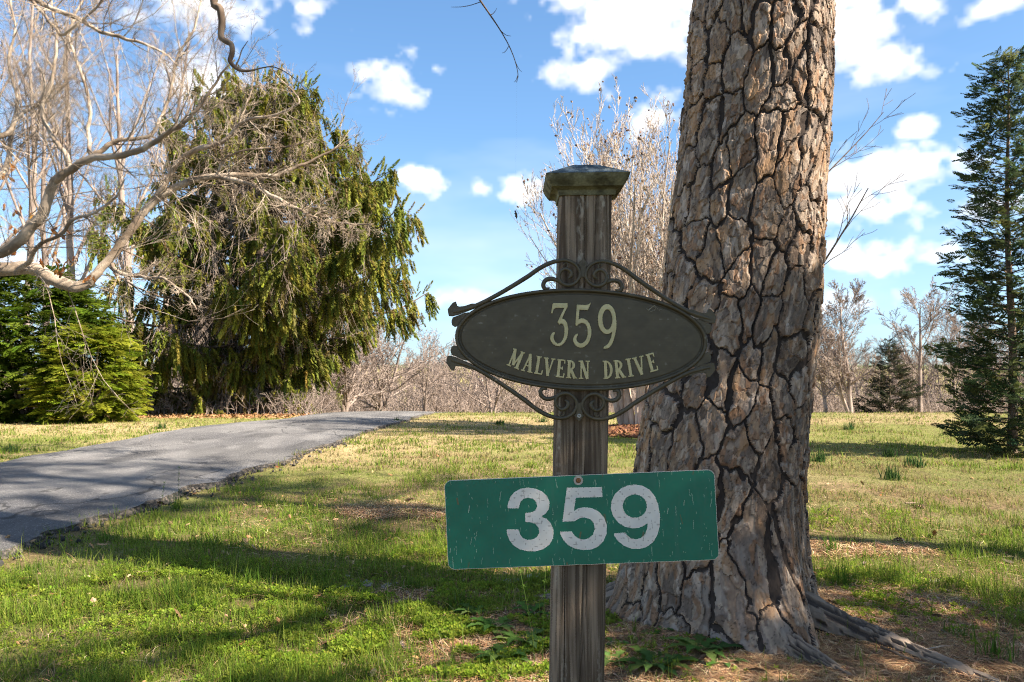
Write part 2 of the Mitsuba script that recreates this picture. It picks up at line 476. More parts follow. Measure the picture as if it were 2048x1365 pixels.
thing('sign_post', 'weathered square wooden post with a pyramid cap carrying both signs', 'post')
prof = []
ch = .006
for (x0, y0), (x1, y1), nn in (((-HW + ch, -HW), (HW - ch, -HW), 90), ((HW - ch, -HW), (HW, -HW + ch), 8), ((HW, -HW + ch), (HW, HW - ch), 40), ((HW, HW - ch), (HW - ch, HW), 4),
                               ((HW - ch, HW), (-HW + ch, HW), 30), ((-HW + ch, HW), (-HW, HW - ch), 4), ((-HW, HW - ch), (-HW, -HW + ch), 40), ((-HW, -HW + ch), (-HW + ch, -HW), 8)):
    t = np.linspace(0, 1, nn, endpoint=False)[:, None]
    prof.append(np.array([[x0, y0]]) * (1 - t) + np.array([[x1, y1]]) * t)
prof = np.vstack(prof)
nr = prof / np.linalg.norm(prof, axis=1, keepdims=True)
arc = np.cumsum(np.r_[0, np.linalg.norm(np.diff(prof, axis=0), axis=1)])
zt = at(1163, 400, PY)[2]
zs = np.linspace(-.35, zt + .02, 420)
A, Z = np.meshgrid(arc, zs)
P3 = np.stack([A * 0, A, Z], -1)
dep = .0008 * (meshkit.fbm(np.stack([A * 420, A * 0, Z * 9], -1), 3, 2) - .5) + .0009 * (meshkit.fbm(np.stack([A * 40, A * 0, Z * 3.0], -1), 3, 4) - .5)
crk = np.zeros_like(A)
crng = np.random.default_rng(21)
for k in range(18):                            # drying cracks along the grain
    a0 = crng.uniform(0, arc[-1]) if k > 7 else [.043, .058, .052, .022, .068, .036, .012, .047][k]
    z0, ln_ = (crng.uniform(-.3, 1.3), crng.uniform(.15, .5)) if k > 7 else [(.15, .75), (1.17, .22), (.62, .2), (.75, .25), (.1, .3), (1.1, .3), (.3, .5), (-.1, .4)][k]
    w = crng.uniform(.0006, .0013) * (1.7 if k < 2 else 1)
    wob = .004 * (meshkit.fbm(np.stack([Z * 5, Z * 0 + k * 7.3, Z * 0], -1), 3, 3) - .5) * 2
    env = np.clip((ln_ - np.abs(Z - z0 - ln_ / 2) * 2) * 8, 0, 1)
    crk = np.maximum(crk, np.exp(-((A - a0 - wob) / (w * (.4 + .6 * env))) ** 2) * env)
dep = dep - .005 * crk
XX = prof[None, :, 0] + nr[None, :, 0] * dep + np.array([post_x(z) for z in zs])[:, None]
YY = prof[None, :, 1] + nr[None, :, 1] * dep + PY
V = np.stack([XX, YY, Z], -1).reshape(-1, 3)
i, j = np.meshgrid(np.arange(len(zs) - 1), np.arange(len(arc)), indexing='ij')
K = len(arc)
Q = np.stack([i * K + j, i * K + (j + 1) % K, (i + 1) * K + (j + 1) % K, (i + 1) * K + j], -1).reshape(-1, 4)
part('sign_post', 'shaft', (V, Q), 'post_mat', smooth=True)
# the moulded cap: square rings from the lip upwards (half width, height)
czl = at(1163, 391, PY - HW)[2]
cm = .0700 / .0715
rings = [(.0450, -.012), (.0490, -.012), (.0500, -.004), (.0505, .002), (.0545, .0065), (.0595, .0085), (.0625, .0095), (.0635, .0135), (.0650, .0155), (.0672, .0225), (.0680, .0235), (.0705, .0310), (.0722, .0405), (.0726, .0425), (.0716, .0438),
         (.0250, .0690), (.0225, .0700)]
rings = [(w * cm, (h + .012) * .606) if h < .05 else (w * cm, h - .012) for w, h in rings]
cv, cf = [], []
per = 24
for w, h in rings:
    e = np.linspace(-1, 1, per, endpoint=False)
    r = np.vstack([np.c_[e, -np.ones(per)], np.c_[np.ones(per), e], np.c_[-e, np.ones(per)], np.c_[-np.ones(per), -e]])
    rr = np.maximum(np.abs(r[:, 0]), np.abs(r[:, 1]))
    r = r * (1 - .012 * (np.minimum(np.abs(r[:, 0]), np.abs(r[:, 1])) > .97))[:, None]
    cv.append(np.c_[r * w, np.full(4 * per, h)])
n4 = 4 * per
for k in range(len(rings) - 1):
    jj = np.arange(n4)
    cf.append(np.stack([k * n4 + jj, k * n4 + (jj + 1) % n4, (k + 1) * n4 + (jj + 1) % n4, (k + 1) * n4 + jj], -1))
cv = np.vstack(cv + [[[0, 0, rings[-1][1]]]])
jj = np.arange(n4)
cf = np.vstack(cf + [np.stack([(len(rings) - 1) * n4 + jj, (len(rings) - 1) * n4 + (jj + 1) % n4, np.full(n4, len(cv) - 1), np.full(n4, len(cv) - 1)], -1)])
tri = np.vstack([cf[:, [0, 1, 2]], cf[:, [0, 2, 3]]])
tri = tri[(tri[:, 0] != tri[:, 1]) & (tri[:, 1] != tri[:, 2]) & (tri[:, 2] != tri[:, 0])]
cv = cv + .0006 * (meshkit.fbm(cv * 90, 3, 3)[:, None] - .5)
rl = math.radians(-.8)
cv = np.c_[cv[:, 0] * math.cos(rl) + cv[:, 2] * math.sin(rl), cv[:, 1], cv[:, 2] * math.cos(rl) - cv[:, 0] * math.sin(rl)]
cv = cv + [post_x(czl) + .0018, PY, czl]
part('sign_post', 'cap', (cv, tri), 'cap_mat', smooth=28, label='square moulded post cap with a low weathered pyramid top')

# ------------------------------------------------------------------ the oval bronze plaque
FY = 1.338                                     # depth of the plaque's rim face
TH = math.radians(1.55)
C0 = np.array([1162.4, 679.6])


def loc(pts):
    """Measured points to the plaque's own axes (x right, y up)."""
    d = np.asarray(pts, float) - C0
    c, s_ = math.cos(TH), math.sin(TH)
    return np.c_[d[:, 0] * c + d[:, 1] * s_, -(-d[:, 0] * s_ + d[:, 1] * c)]


MPP = FY / FPX                                 # metres per measured pixel at the plaque
OX = at(C0[0], C0[1], FY)
AX = np.array([math.cos(TH), 0, -math.sin(TH)])
AZ = np.array([math.sin(TH), 0, math.cos(TH)])


def plq(p, h=0.0):
    """Plaque axes (in measured pixels) and height towards the viewer in metres -> the scene."""
    p = np.asarray(p, float)
    h = np.broadcast_to(h, p.shape[:1])
    return OX + p[:, :1] * MPP * AX + p[:, 1:2] * MPP * AZ - h[:, None] * np.array([0, 1.0, 0])


thing('address_plaque', 'dark bronze oval plaque with scrollwork reading 359 Malvern Drive', 'plaque')
EA, EB = 252.5, 102.5
M = 160
th = np.arange(M) * 2 * np.pi / M


def ellipse_off(o):
    e = np.c_[EA * np.cos(th), EB * np.sin(th)]
    nn_ = np.c_[np.cos(th) / EA, np.sin(th) / EB]
    nn_ /= np.linalg.norm(nn_, axis=1, keepdims=True)
    # slightly fuller shoulders than a true ellipse
    e = e * (1 + .012 * np.sin(2 * th)[:, None] ** 2)
    return e - nn_ * o


def ring_mesh(prof_, fill=False):
    vs = [plq(ellipse_off(o), h) for o, h in prof_]
    fs = []
    jj = np.arange(M)
    for k in range(len(prof_) - 1):
        a, b = k * M + jj, k * M + (jj + 1) % M
        fs += [np.stack([a, b, b + M], -1), np.stack([a, b + M, a + M], -1)]
    v = np.vstack(vs)
    if fill:
        v = np.vstack([v, plq(np.zeros((1, 2)), prof_[-1][1])])
        a, b = (len(prof_) - 1) * M + jj, (len(prof_) - 1) * M + (jj + 1) % M
        fs.append(np.stack([a, b, np.full(M, len(v) - 1)], -1))
    return v, np.vstack(fs)


rim = ring_mesh([(6, -.0015), (.0, -.0015), (0, .0015), (.6, .0030), (2.0, .0042), (3.8, .0047), (5.6, .0042), (7.0, .0030), (7.6, .0010), (7.8, -.0022), (10, -.0024)])
part('address_plaque', 'rim', rim, 'bronze_mat', smooth=50)
face = ring_mesh([(9, -.0035), (12.0, -.0035), (12.2, .0006), (12.9, .0014), (14.5, .0015)], fill=True)
part('address_plaque', 'panel', face, 'bronze_mat', smooth=40)

Z1 = lambda pts, oy=500: [(880 + x / 6.827, oy + y / 6.827) for x, y in pts]
ARM = loc(Z1([(180, 850), (300, 822), (450, 780), (600, 712), (800, 605), (1000, 487), (1200, 362), (1350, 258), (1500, 180), (1640, 145), (1750, 148), (1850, 200), (1905, 285), (1912, 360), (1870, 430), (1800, 477),
                  (1720, 480), (1650, 440), (1622, 370), (1645, 300), (1700, 262), (1755, 270), (1795, 315), (1790, 362), (1745, 392)]))
ARM_W = np.array([7.0, 8.5, 7.6, 7.2, 7.2, 7.4, 7.6, 7.4, 7.2, 6.6, 6.2, 5.9, 5.8, 5.8, 5.9, 6.2, 6.8, 7.2, 6.6, 6.0, 5.6, 6.4, 7.0, 6.4, 2.2]) * 1.25
CURL = loc(Z1([(1715, 262), (1742, 232), (1748, 200), (1728, 178), (1700, 186), (1694, 208)]))
CURL_W = [3.2, 3.4, 3.6, 3.4, 3.0, 2.4]
SIDE = loc(Z1([(1652, 448), (1600, 418), (1540, 396), (1470, 400), (1425, 435), (1410, 490), (1440, 532), (1500, 520)]))
SIDE_W = [5.6, 7.8, 9.0, 9.2, 9.2, 9.0, 8.0, 2.8]
FIN = loc(Z1([(105, 812), (140, 765), (175, 722), (215, 708), (226, 735), (232, 765), (265, 776), (335, 768), (430, 735), (500, 735), (500, 790), (420, 822), (330, 858), (250, 890), (170, 908), (122, 905), (112, 870)]))
PETAL = loc(Z1([(170, 925), (155, 985), (165, 1030), (200, 1056), (240, 1045), (270, 985), (330, 925), (400, 850), (330, 862), (250, 895)]))


def solid(poly, d, sides=3, bev=.8):
    """A polygon in plaque axes as a raised casting with a bevelled edge: d = (back, front) height in metres."""
    ms = []
    for g in getattr(poly, 'geoms', [poly]):
        lo = trimesh.creation.extrude_polygon(g, d[1] - .0008 - d[0], engine='earcut')
        ms.append((np.asarray(lo.vertices) + [0, 0, d[0]], np.asarray(lo.faces)))
        inn = g.buffer(-bev)
        for h in getattr(inn, 'geoms', [inn]):
            if h.is_empty:
                continue
            hi = trimesh.creation.extrude_polygon(h, .0012, engine='earcut')
            ms.append((np.asarray(hi.vertices) + [0, 0, d[1] - .0012], np.asarray(hi.faces)))
    v, f = join(*ms)
    return plq(v[:, :2], v[:, 2]), f[:, ::-1]


def strip(P, Wd, h0, k=10, n=6):
    """A cast bar: half round section of measured width along a curve in plaque axes."""
    c = catmull(P, n)
    w = np.interp(np.linspace(0, 1, len(c)), np.linspace(0, 1, len(Wd)), Wd) / 2
    pts = plq(c, h0)
    return tubes(pts[None], (w * MPP)[None], k)


for sx, sy in ((1, 1), (-1, 1), (1, -1), (-1, -1)):
    m = np.array([sx, sy])
    v, f = join(strip(ARM * m, ARM_W, .0012, 10, 7), strip(CURL * m, CURL_W, .0012, 8, 5))
    part('address_plaque', 'scroll', (v, f), 'bronze_mat', smooth=60)
    v, f = strip(SIDE * m, SIDE_W, .0008, 10, 6)
    part('address_plaque', 'side_scroll', (v, f), 'bronze_mat', smooth=60)
    v, f = join(solid(Polygon(FIN * m).buffer(0), (-.002, .0038), bev=1.4), solid(Polygon(PETAL * m).buffer(1).buffer(-1), (-.002, .0022), bev=1.6))
    part('address_plaque', 'finial', (v, f), 'bronze_mat', smooth=35)
for sy, cpx in ((1, (1166.4, 528.5)), (-1, (1157.6, 831.5))):
    c = loc([cpx])[0]
    dia = Polygon([(c[0] - 8, c[1]), (c[0], c[1] + 9.5), (c[0] + 8, c[1]), (c[0], c[1] - 9.5)]).buffer(1.5)
    lug = unary_union([dia, Polygon([(c[0] - 6, c[1] - sy * 2), (c[0] + 6, c[1] - sy * 2), (c[0] + 3.5, c[1] - sy * 26), (c[0] - 3.5, c[1] - sy * 26)])])
    ck = part('address_plaque', 'crest', solid(lug, (-.002, .0036), bev=1.2), 'bronze_mat', smooth=30)
    # countersunk cross-head screw
    hd = trimesh.creation.cylinder(radius=3.9, height=.002, sections=24)
    hd = Polygon(np.c_[np.cos(np.arange(24) * np.pi / 12), np.sin(np.arange(24) * np.pi / 12)] * 4.0 + c)
    slot = unary_union([affinity.rotate(shapely.box(c[0] - 2.4, c[1] - .55, c[0] + 2.4, c[1] + .55), a) for a in (20, 110)])
    v, f = solid(hd.difference(slot), (.002, .0046), bev=.35)
    part(ck, 'screw', (v, f), 'steel_mat' if sy < 0 else 'bronze_mat', smooth=30, label='cross-head screw in the lower crest' if sy < 0 else 'dark cross-head screw in the upper crest')

# the raised numerals, traced (units of the enlarged detail) to measured pixels
Z6 = lambda pts: [(1000 + x / 6.206, 590 + y / 6.206) for x, y in pts]


def arcpts(cx, cy, rx, ry, a0, a1, n=14):
    a = np.radians(np.linspace(a0, a1, n))
    return [(cx + rx * math.cos(t), cy - ry * math.sin(t)) for t in a]


three = [(655, 105), (838, 105), (838, 150), (800, 225), (768, 298), (800, 307), (826, 340), (840, 385), (846, 430), (841, 490), (826, 545), (800, 592), (770, 622), (735, 639), (690, 634), (655, 610), (632, 578), (620, 548),
         (626, 512), (640, 485), (654, 468), (680, 464), (683, 478), (668, 502), (664, 528), (670, 560), (685, 586), (702, 601), (718, 606), (746, 597), (770, 572), (787, 535), (797, 490), (800, 440), (795, 400), (782, 368), (764, 357), (750, 360), (736, 373), (714, 340), (722, 322), (760, 240), (797, 165), (696, 163), (668, 176), (658, 205), (653, 230), (632, 232)]
five = [(954, 124), (1030, 128), (1080, 127), (1104, 116), (1128, 94), (1118, 125), (1102, 160), (1088, 191), (1030, 189), (984, 187), (980, 240), (975, 306), (1004, 294), (1040, 298), (1078, 318), (1108, 358), (1126, 405), (1133, 452), (1129, 505), (1116, 556), (1092, 604), (1060, 636), (1025, 655), (988, 657), (950, 641), (922, 612), (907, 575), (906, 548), (916, 522), (930, 500), (944, 486), (966, 485),
        (965, 500), (952, 522), (946, 548), (953, 575), (972, 596), (1000, 606), (1030, 597), (1057, 573), (1076, 535), (1086, 490), (1087, 440), (1077, 395), (1060, 368), (1035, 354), (1006, 352), (975, 366), (950, 390), (934, 372), (940, 290), (947, 200)]
nine_o = arcpts(1326, 303, 113, 186, 0, 360, 40)[:-1]
nine_i = arcpts(1331, 308, 62, 126, 0, 360, 36)[:-1]
tail = [(1439, 300), (1443, 360), (1440, 420), (1430, 480), (1413, 545), (1392, 602), (1368, 640), (1345, 662), (1318, 670), (1286, 672), (1281, 656), (1296, 638), (1318, 628), (1340, 605), (1360, 570), (1378, 525), (1390, 470), (1394, 410), (1392, 320)]
nine = unary_union([Polygon(loc(Z6(nine_o))).difference(Polygon(loc(Z6(nine_i)))), Polygon(loc(Z6(tail))).buffer(0)])
for name, pol in (('numeral', Polygon(loc(Z6(three)))), ('numeral', Polygon(loc(Z6(five)))), ('numeral', nine)):
    g = pol.buffer(0).buffer(.8).buffer(-.8).simplify(.12)
    part('address_plaque', name, solid(g, (.0010, .0046), bev=.75), 'brass_mat', smooth=25)

# ------------------------------------------------------------------ the street name in raised capitals
TK, TN, SF = .165, .085, .065


def bar(x0, y0, x1, y1, w):
    return LineString([(x0, y0), (x1, y1)]).buffer(w / 2, cap_style='flat')


def srf(x, y, w=.27):
    return shapely.box(x - w / 2, y - SF / 2, x + w / 2, y + SF / 2)


def glyph(c):
    b, t = SF / 2, 1 - SF / 2
    if c == 'M':
        return [bar(.08, 0, .08, 1, TN), bar(.08, 1, .31, .12, TK), bar(.31, .12, .54, 1, TN), bar(.54, 0, .54, 1, TK), srf(.08, b), srf(.54, b, .30), srf(.07, t, .2), srf(.55, t, .26)], .62
    if c == 'A':
        return [bar(.06, 0, .27, 1, TN), bar(.25, 1, .46, 0, TK), bar(.13, .34, .40, .34, .075), srf(.06, b, .24), srf(.46, b, .30)], .52
    if c == 'L':
        return [bar(.13, 0, .13, 1, TK), srf(.13, t, .30), shapely.box(.0, 0, .44, SF + .01), bar(.42, 0, .45, .26, .07)], .48
    if c == 'V':
        return [bar(.06, 1, .27, 0, TK), bar(.26, 0, .46, 1, TN), srf(.06, t, .28), srf(.46, t, .24)], .52
    if c == 'E':
        return [bar(.13, 0, .13, 1, TK), shapely.box(0, 0, .44, SF + .01), shapely.box(0, 1 - SF - .01, .43, 1), bar(.43, 0, .455, .25, .07), bar(.42, 1, .43, .78, .07), bar(.13, .52, .34, .52, .075), bar(.33, .42, .33, .62, .06)], .48
    if c == 'N':
        return [bar(.09, 0, .09, 1, TN), bar(.09, 1, .45, 0, TK), bar(.46, 0, .46, 1, TN), srf(.09, b, .25), srf(.05, t, .22), srf(.46, t, .25)], .56
    if c == 'I':
        return [bar(.13, 0, .13, 1, TK), srf(.13, b, .32), srf(.13, t, .32)], .28
    if c == 'D':
        out = affinity.scale(Point(0, 0).buffer(1, 24), .40, .5)
        inn = affinity.scale(Point(0, 0).buffer(1, 24), .245, .42)
        bow = affinity.translate(out.difference(inn), .13, .5).intersection(shapely.box(.13, 0, 1, 1))
        return [bar(.13, 0, .13, 1, TK), bow, srf(.11, b, .24), srf(.11, t, .24)], .54
    if c == 'R':
        out = affinity.scale(Point(0, 0).buffer(1, 24), .34, .285)
        inn = affinity.scale(Point(0, 0).buffer(1, 24), .185, .21)
        bow = affinity.translate(out.difference(inn), .13, .715).intersection(shapely.box(.13, 0, 1, 1))
        return [bar(.13, 0, .13, 1, TK), bow, bar(.24, .47, .48, 0, TK), srf(.12, b, .30), srf(.10, t, .22), srf(.50, b, .22)], .58


# letter, foot centre and head centre as measured, in the enlarged detail
WORD = [('M', (150, 899), (232, 688)), ('A', (325, 955), (378, 735)), ('L', (468, 985), (505, 765)), ('V', (588, 1008), (618, 785)), ('E', (736, 1025), (760, 802)), ('R', (880, 1036), (890, 812)), ('N', (1040, 1044), (1043, 818)),
        ('D', (1338, 1044), (1330, 818)), ('R', (1488, 1033), (1465, 808)), ('I', (1622, 1016), (1584, 792)), ('V', (1756, 992), (1706, 768)), ('E', (1908, 950), (1848, 730))]
for c, foot, head in WORD:
    shp, wd = glyph(c)
    g = unary_union(shp).buffer(.012).buffer(-.012)
    a, b = loc(Z6([foot, head]))
    up = b - a
    H = np.linalg.norm(up)
    rx = np.array([up[1], -up[0]])
    if c in ('A', 'V'):
        off = .26
    else:
        off = wd / 2 - .02
    wsc = .97
    gg = affinity.affine_transform(g, [rx[0] * wsc, up[0], rx[1] * wsc, up[1], a[0] - rx[0] * wsc * off, a[1] - rx[1] * wsc * off])
    part('address_plaque', 'letter', solid(gg, (.0010, .0038), bev=.35), 'brass_mat', smooth=25)

# ------------------------------------------------------------------ the green number sign
GY = 1.343
GC = [(889, 965), (1425, 938), (1433, 1117), (897, 1141)]
GTH = math.radians(2.75)
gc = np.mean(GC, axis=0)
GO = at(gc[0], gc[1], GY)
TURN = math.radians(-2.6)                      # its right end stands a little nearer
gx_ = np.array([math.cos(GTH) * math.cos(TURN), math.sin(TURN), math.sin(GTH)])
gx_ /= np.linalg.norm(gx_)
gz_ = np.array([-math.sin(GTH), 0, math.cos(GTH)])
gn_ = np.cross(gx_, gz_)
gn_ /= np.linalg.norm(gn_)                      # faces the road (towards -y)
gmpp = GY / FPX


def gplace(v):
    """Sign axes in metres (x right, y up, z out of the face) -> the scene."""
    v = np.asarray(v, float)
    return GO + v[:, :1] * gx_ + v[:, 1:2] * gz_ + v[:, 2:3] * gn_


thing('number_sign', 'green rectangular house number sign with white digits, bolted to the post and tilted', 'sign')
pl = shapely.box(-268.5 * gmpp, -88.7 * gmpp, 268.5 * gmpp, 88.7 * gmpp).buffer(-14 * gmpp).buffer(14 * gmpp, 10)
mm = trimesh.creation.extrude_polygon(pl, .0018, engine='earcut')
part('number_sign', 'edge', (gplace(np.asarray(mm.vertices) * [1, 1, .9] - [0, 0, .0019]), mm.faces), 'aluminium_mat')
mm = trimesh.creation.extrude_polygon(pl.buffer(-.0007), .0003, engine='earcut')
part('number_sign', 'panel', (gplace(np.asarray(mm.vertices) - [0, 0, .0003]), mm.faces), 'sign_green_mat')


def gpx(px, py):
    d = (np.array([px, py]) - gc) * gmpp
    c, s_ = math.cos(GTH), math.sin(GTH)
    return np.array([d[0] * c - d[1] * s_, -(d[0] * s_ + d[1] * c)])


def G2(pts):
    return np.array([gpx(860 + x / 2.703, 860 + y / 2.703) for x, y in pts])


big3 = [(421, 428), (424, 400), (436, 368), (458, 341), (490, 324), (530, 316), (572, 322), (608, 337), (636, 363), (648, 395), (644, 430), (626, 456), (600, 472), (632, 482), (655, 508), (669, 545), (666, 588), (646, 622), (612, 646), (572, 657), (530, 657), (488, 648), (455, 628), (432, 600), (418, 565), (417, 541),
        (480, 541), (488, 566), (503, 587), (528, 597), (556, 594), (580, 580), (592, 556), (588, 530), (572, 511), (545, 502), (517, 501), (516, 453), (545, 450), (570, 440), (581, 418), (576, 392), (558, 376), (532, 370), (508, 376), (490, 394), (482, 428)]
big5 = [(741, 316), (929, 310), (931, 364), (789, 368), (778, 440), (800, 426), (835, 419), (875, 424), (912, 442), (940, 474), (955, 515), (953, 560), (936, 600), (905, 630), (868, 645), (828, 648), (786, 641), (749, 624), (722, 596), (706, 566), (703, 552), (767, 549), (780, 570), (800, 585), (828, 592), (856, 586), (880, 566), (890, 535), (884, 502), (864, 482), (836, 474), (808, 478), (782, 494), (717, 497)]
big9o = arcpts(1098, 412, 122, 117, 0, 360, 48)[:-1]
big9 = [(1030, 318), (1066, 301), (1104, 296), (1146, 302), (1182, 322), (1210, 356), (1228, 402), (1238, 460), (1236, 515), (1224, 562), (1200, 602), (1166, 628), (1128, 639), (1086, 638), (1046, 623), (1014, 598), (994, 570), (990, 558), (1052, 552), (1064, 568), (1082, 582), (1110, 588), (1138, 580), (1158, 560), (1170, 528), (1174, 496), (1154, 514), (1124, 527), (1090, 530), (1052, 522), (1016, 500), (988, 465), (976, 425), (980, 385), (998, 348)]
big9i = arcpts(1104, 411, 64, 62, 0, 360, 40)[:-1]


def smooth_poly(pts, q=.0016):
    return Polygon(pts).buffer(0).buffer(q, 8).buffer(-2 * q, 8).buffer(q, 8)


for g in (smooth_poly(G2(big3)), smooth_poly(G2(big5), .0004), smooth_poly(G2(big9)).difference(Polygon(G2(big9i)))):
    mm = trimesh.creation.extrude_polygon(g, .00045, engine='earcut')
    part('number_sign', 'digit', (gplace(np.asarray(mm.vertices)), mm.faces), 'sign_white_mat')
bc = gpx(1157, 962)
ws = trimesh.creation.annulus(r_min=.0030, r_max=.0078, height=.0012, sections=32)
wk = part('number_sign', 'washer', (gplace(np.asarray(ws.vertices) + [bc[0], bc[1], .0008]), ws.faces), 'steel_mat', smooth=30)
bh = trimesh.creation.icosphere(subdivisions=3, radius=.0044)
bv = np.asarray(bh.vertices) * [1, 1, .6]
bv[:, 2] -= .0012 * np.exp(-((bv[:, 0] / .001) ** 2)) * (bv[:, 2] > 0)
part(wk, 'bolt', (gplace(bv + [bc[0], bc[1], .0016]), bh.faces), 'rust_mat', smooth=True, label='rusty round bolt head')
bs = trimesh.creation.cylinder(radius=.003, height=.012, sections=16)
part(wk, 'shank', (gplace(np.asarray(bs.vertices) + [bc[0], bc[1], -.0052]), bs.faces), 'steel_mat', smooth=30)
# wisps of dead grass caught on the plaque
rng = np.random.default_rng(5)


def wisp(key, label, px, py, spread, n, h):
    base = loc([(px, py)])[0]
    P = []
    for k in range(n):
        a = rng.uniform(0, 6.3)
        q = [base + rng.normal(0, 1.2, 2)]
        for s_ in range(9):
            a += rng.normal(0, .7)
            q.append(q[-1] + spread * np.array([math.cos(a), math.sin(a) - .25]))
        P.append(plq(np.array(q), h + np.abs(np.cumsum(rng.normal(0, .0006, 10)))))
    v, f = tubes(np.array(P), np.full((n, 10), .00018), 4)
    scene[key] = mikit.ply((v, f), 'straw_mat', smooth=True)
    thing(key, label, 'dead grass')


scene['straw_mat'] = rough({'type': 'rgb', 'value': [.42, .37, .27]}, .9, .1)
wisp('grass_wisp', 'curled pale wisp of dead grass caught on the upper right rim of the plaque', 1308, 612, 2.2, 4, .004)
wisp('grass_wisp_001', 'tangle of dry grass and web caught on the lower left bar of the plaque', 993, 756, 1.9, 12, .003)

# ------------------------------------------------------------------ the pine trunk with its bark plates
PC = np.array([.84, 3.3])
thing('pine_tree', 'big pine trunk with plated bark standing behind the sign post', 'tree')
EDGE = np.array([(-250, 1440, 1690), (0, 1395, 1675), (100, 1385, 1671), (200, 1376, 1667), (300, 1366, 1657), (400, 1351, 1646), (500, 1336, 1639), (600, 1323, 1631), (700, 1309, 1621), (800, 1287, 1610), (900, 1270, 1602), (1000, 1260, 1597), (1080, 1252, 1597), (1250, 1242, 1606), (1420, 1236, 1612)], float)
ez = at(1024, 0, 3.3)[2] + (0 - EDGE[:, 0]) / FPX * 3.3
exl, exr = (EDGE[:, 1] - 1024) / FPX * 3.3, (EDGE[:, 2] - 1024) / FPX * 3.3
o_ = np.argsort(ez)
ez, exl, exr = ez[o_], exl[o_], exr[o_]


def axis_at(z):
    zc = np.clip(z, ez[0], ez[-1])
    l, r = np.interp(zc, ez, exl), np.interp(zc, ez, exr)
    up = np.maximum(0, z - ez[-1])
    return (l + r) / 2 + .10 * up, (r - l) / 2 * np.clip(1 - .07 * up, .2, 1)


LOBES = [(math.radians(178), .17, .42, .15), (math.radians(-86), .30, .36, .20), (math.radians(-62), .20, .30, .24), (math.radians(-8), .13, .4, .18), (math.radians(-130), .07, .35, .14), (math.radians(60), .2, .4, .2), (math.radians(120), .2, .4, .2)]


def trunk_radius(th_, z):
    _, r = axis_at(z)
    for a, amp, wdt, hgt in LOBES:
        da = (th_ - a + np.pi) % (2 * np.pi) - np.pi
        r = r + amp * np.exp(-(da / wdt) ** 2) * np.exp(-np.maximum(z + .05, 0) / hgt) * .95
    r = r + .012 * np.sin(3 * th_ + z * 2.2) * np.clip(z, 0, 1)
    return r


# angular samples: fine on the half that is seen
tf_ = np.concatenate([np.linspace(-np.pi * 1.02, .02 * np.pi, 330, endpoint=False), np.linspace(.02 * np.pi, .98 * np.pi, 60, endpoint=False)])
zf = np.concatenate([np.arange(-.16, 2.75, .0042), np.linspace(2.76, 3.6, 40)])
TH_, ZZ = np.meshgrid(tf_, zf)
RAD = .34


def bark_field(th_, z, NC, CH, sd, j1, j2):
    """Distance to the nearest plate edge, the plate's id and how upright that edge runs, from plates drawn on the unrolled trunk."""
    s0 = (th_ % (2 * np.pi)) * RAD
    q = np.stack([np.cos(th_) * 1.6, np.sin(th_) * 1.6, z * 2.2], -1)
    s_ = s0 + .10 * (meshkit.fbm(q * 1.6, 3, 31) - .5) + j1 * 2 * (meshkit.fbm(q * 11, 2, 33 + sd) - .5)
    z = np.where(z < .55, .55 + (z - .55) * .55, z)       # plates lengthen towards the foot
    zz = z + .16 * (meshkit.fbm(q * 1.6, 3, 32) - .5) + j2 * 2 * (meshkit.fbm(q * 10, 2, 34 + sd) - .5)
    cw = 2 * np.pi * RAD / NC
    ci, cj = np.floor(s_ / cw).astype(int), np.floor(zz / CH).astype(int)
    best = np.full(s_.shape, 9.0)
    bid = np.zeros(s_.shape, int)
    bp = np.zeros(s_.shape + (2,))
    cand = []
    for a in (-2, -1, 0, 1, 2):
        for b in (-2, -1, 0, 1, 2):
            i_, j_ = ci + a, cj + b
            im = i_ % NC
            h = np.stack([im * 1.0, j_ * 1.0, im * 0.0], -1)
            jx, jz, drop = meshkit.noise(h, sd), meshkit.noise(h, sd + 1), meshkit.noise(h, sd + 2)
            px_ = (i_ + .5 + .8 * (jx - .5)) * cw
            pz_ = (j_ + .5 * (im % 2) + .5 + .8 * (jz - .5)) * CH
            d = np.hypot((px_ - s_) / 1.0, (pz_ - zz) / 1.75) 
            cand.append((px_, pz_, im * 1000 + j_ + 50))
            nb = d < best
            best = np.where(nb, d, best)
            bid = np.where(nb, im * 1000 + j_ + 50, bid)
            bp[nb, 0], bp[nb, 1] = px_[nb], pz_[nb]
    ed = np.full(s_.shape, 9.0)
    upr = np.zeros(s_.shape)
    eid = np.zeros(s_.shape)
    for px_, pz_, oid in cand:
        dx, dz_ = px_ - bp[..., 0], (pz_ - bp[..., 1]) / 1.75
        L = np.hypot(dx, dz_)
        ok = L > 1e-6
        mx, mz = (px_ + bp[..., 0]) / 2 - s_, ((pz_ + bp[..., 1]) / 2 - zz) / 1.75
        e = np.where(ok, (mx * dx + mz * dz_) / np.maximum(L, 1e-6), 9.0)
        nb = e < ed
        ed = np.where(nb, e, ed)
        eid = np.where(nb, np.minimum(bid, oid) * 3.0 + np.maximum(bid, oid) * 7.0, eid)
        upr = np.where(nb, np.abs(dx) / np.maximum(L, 1e-6), upr)
    return ed, bid, upr, eid


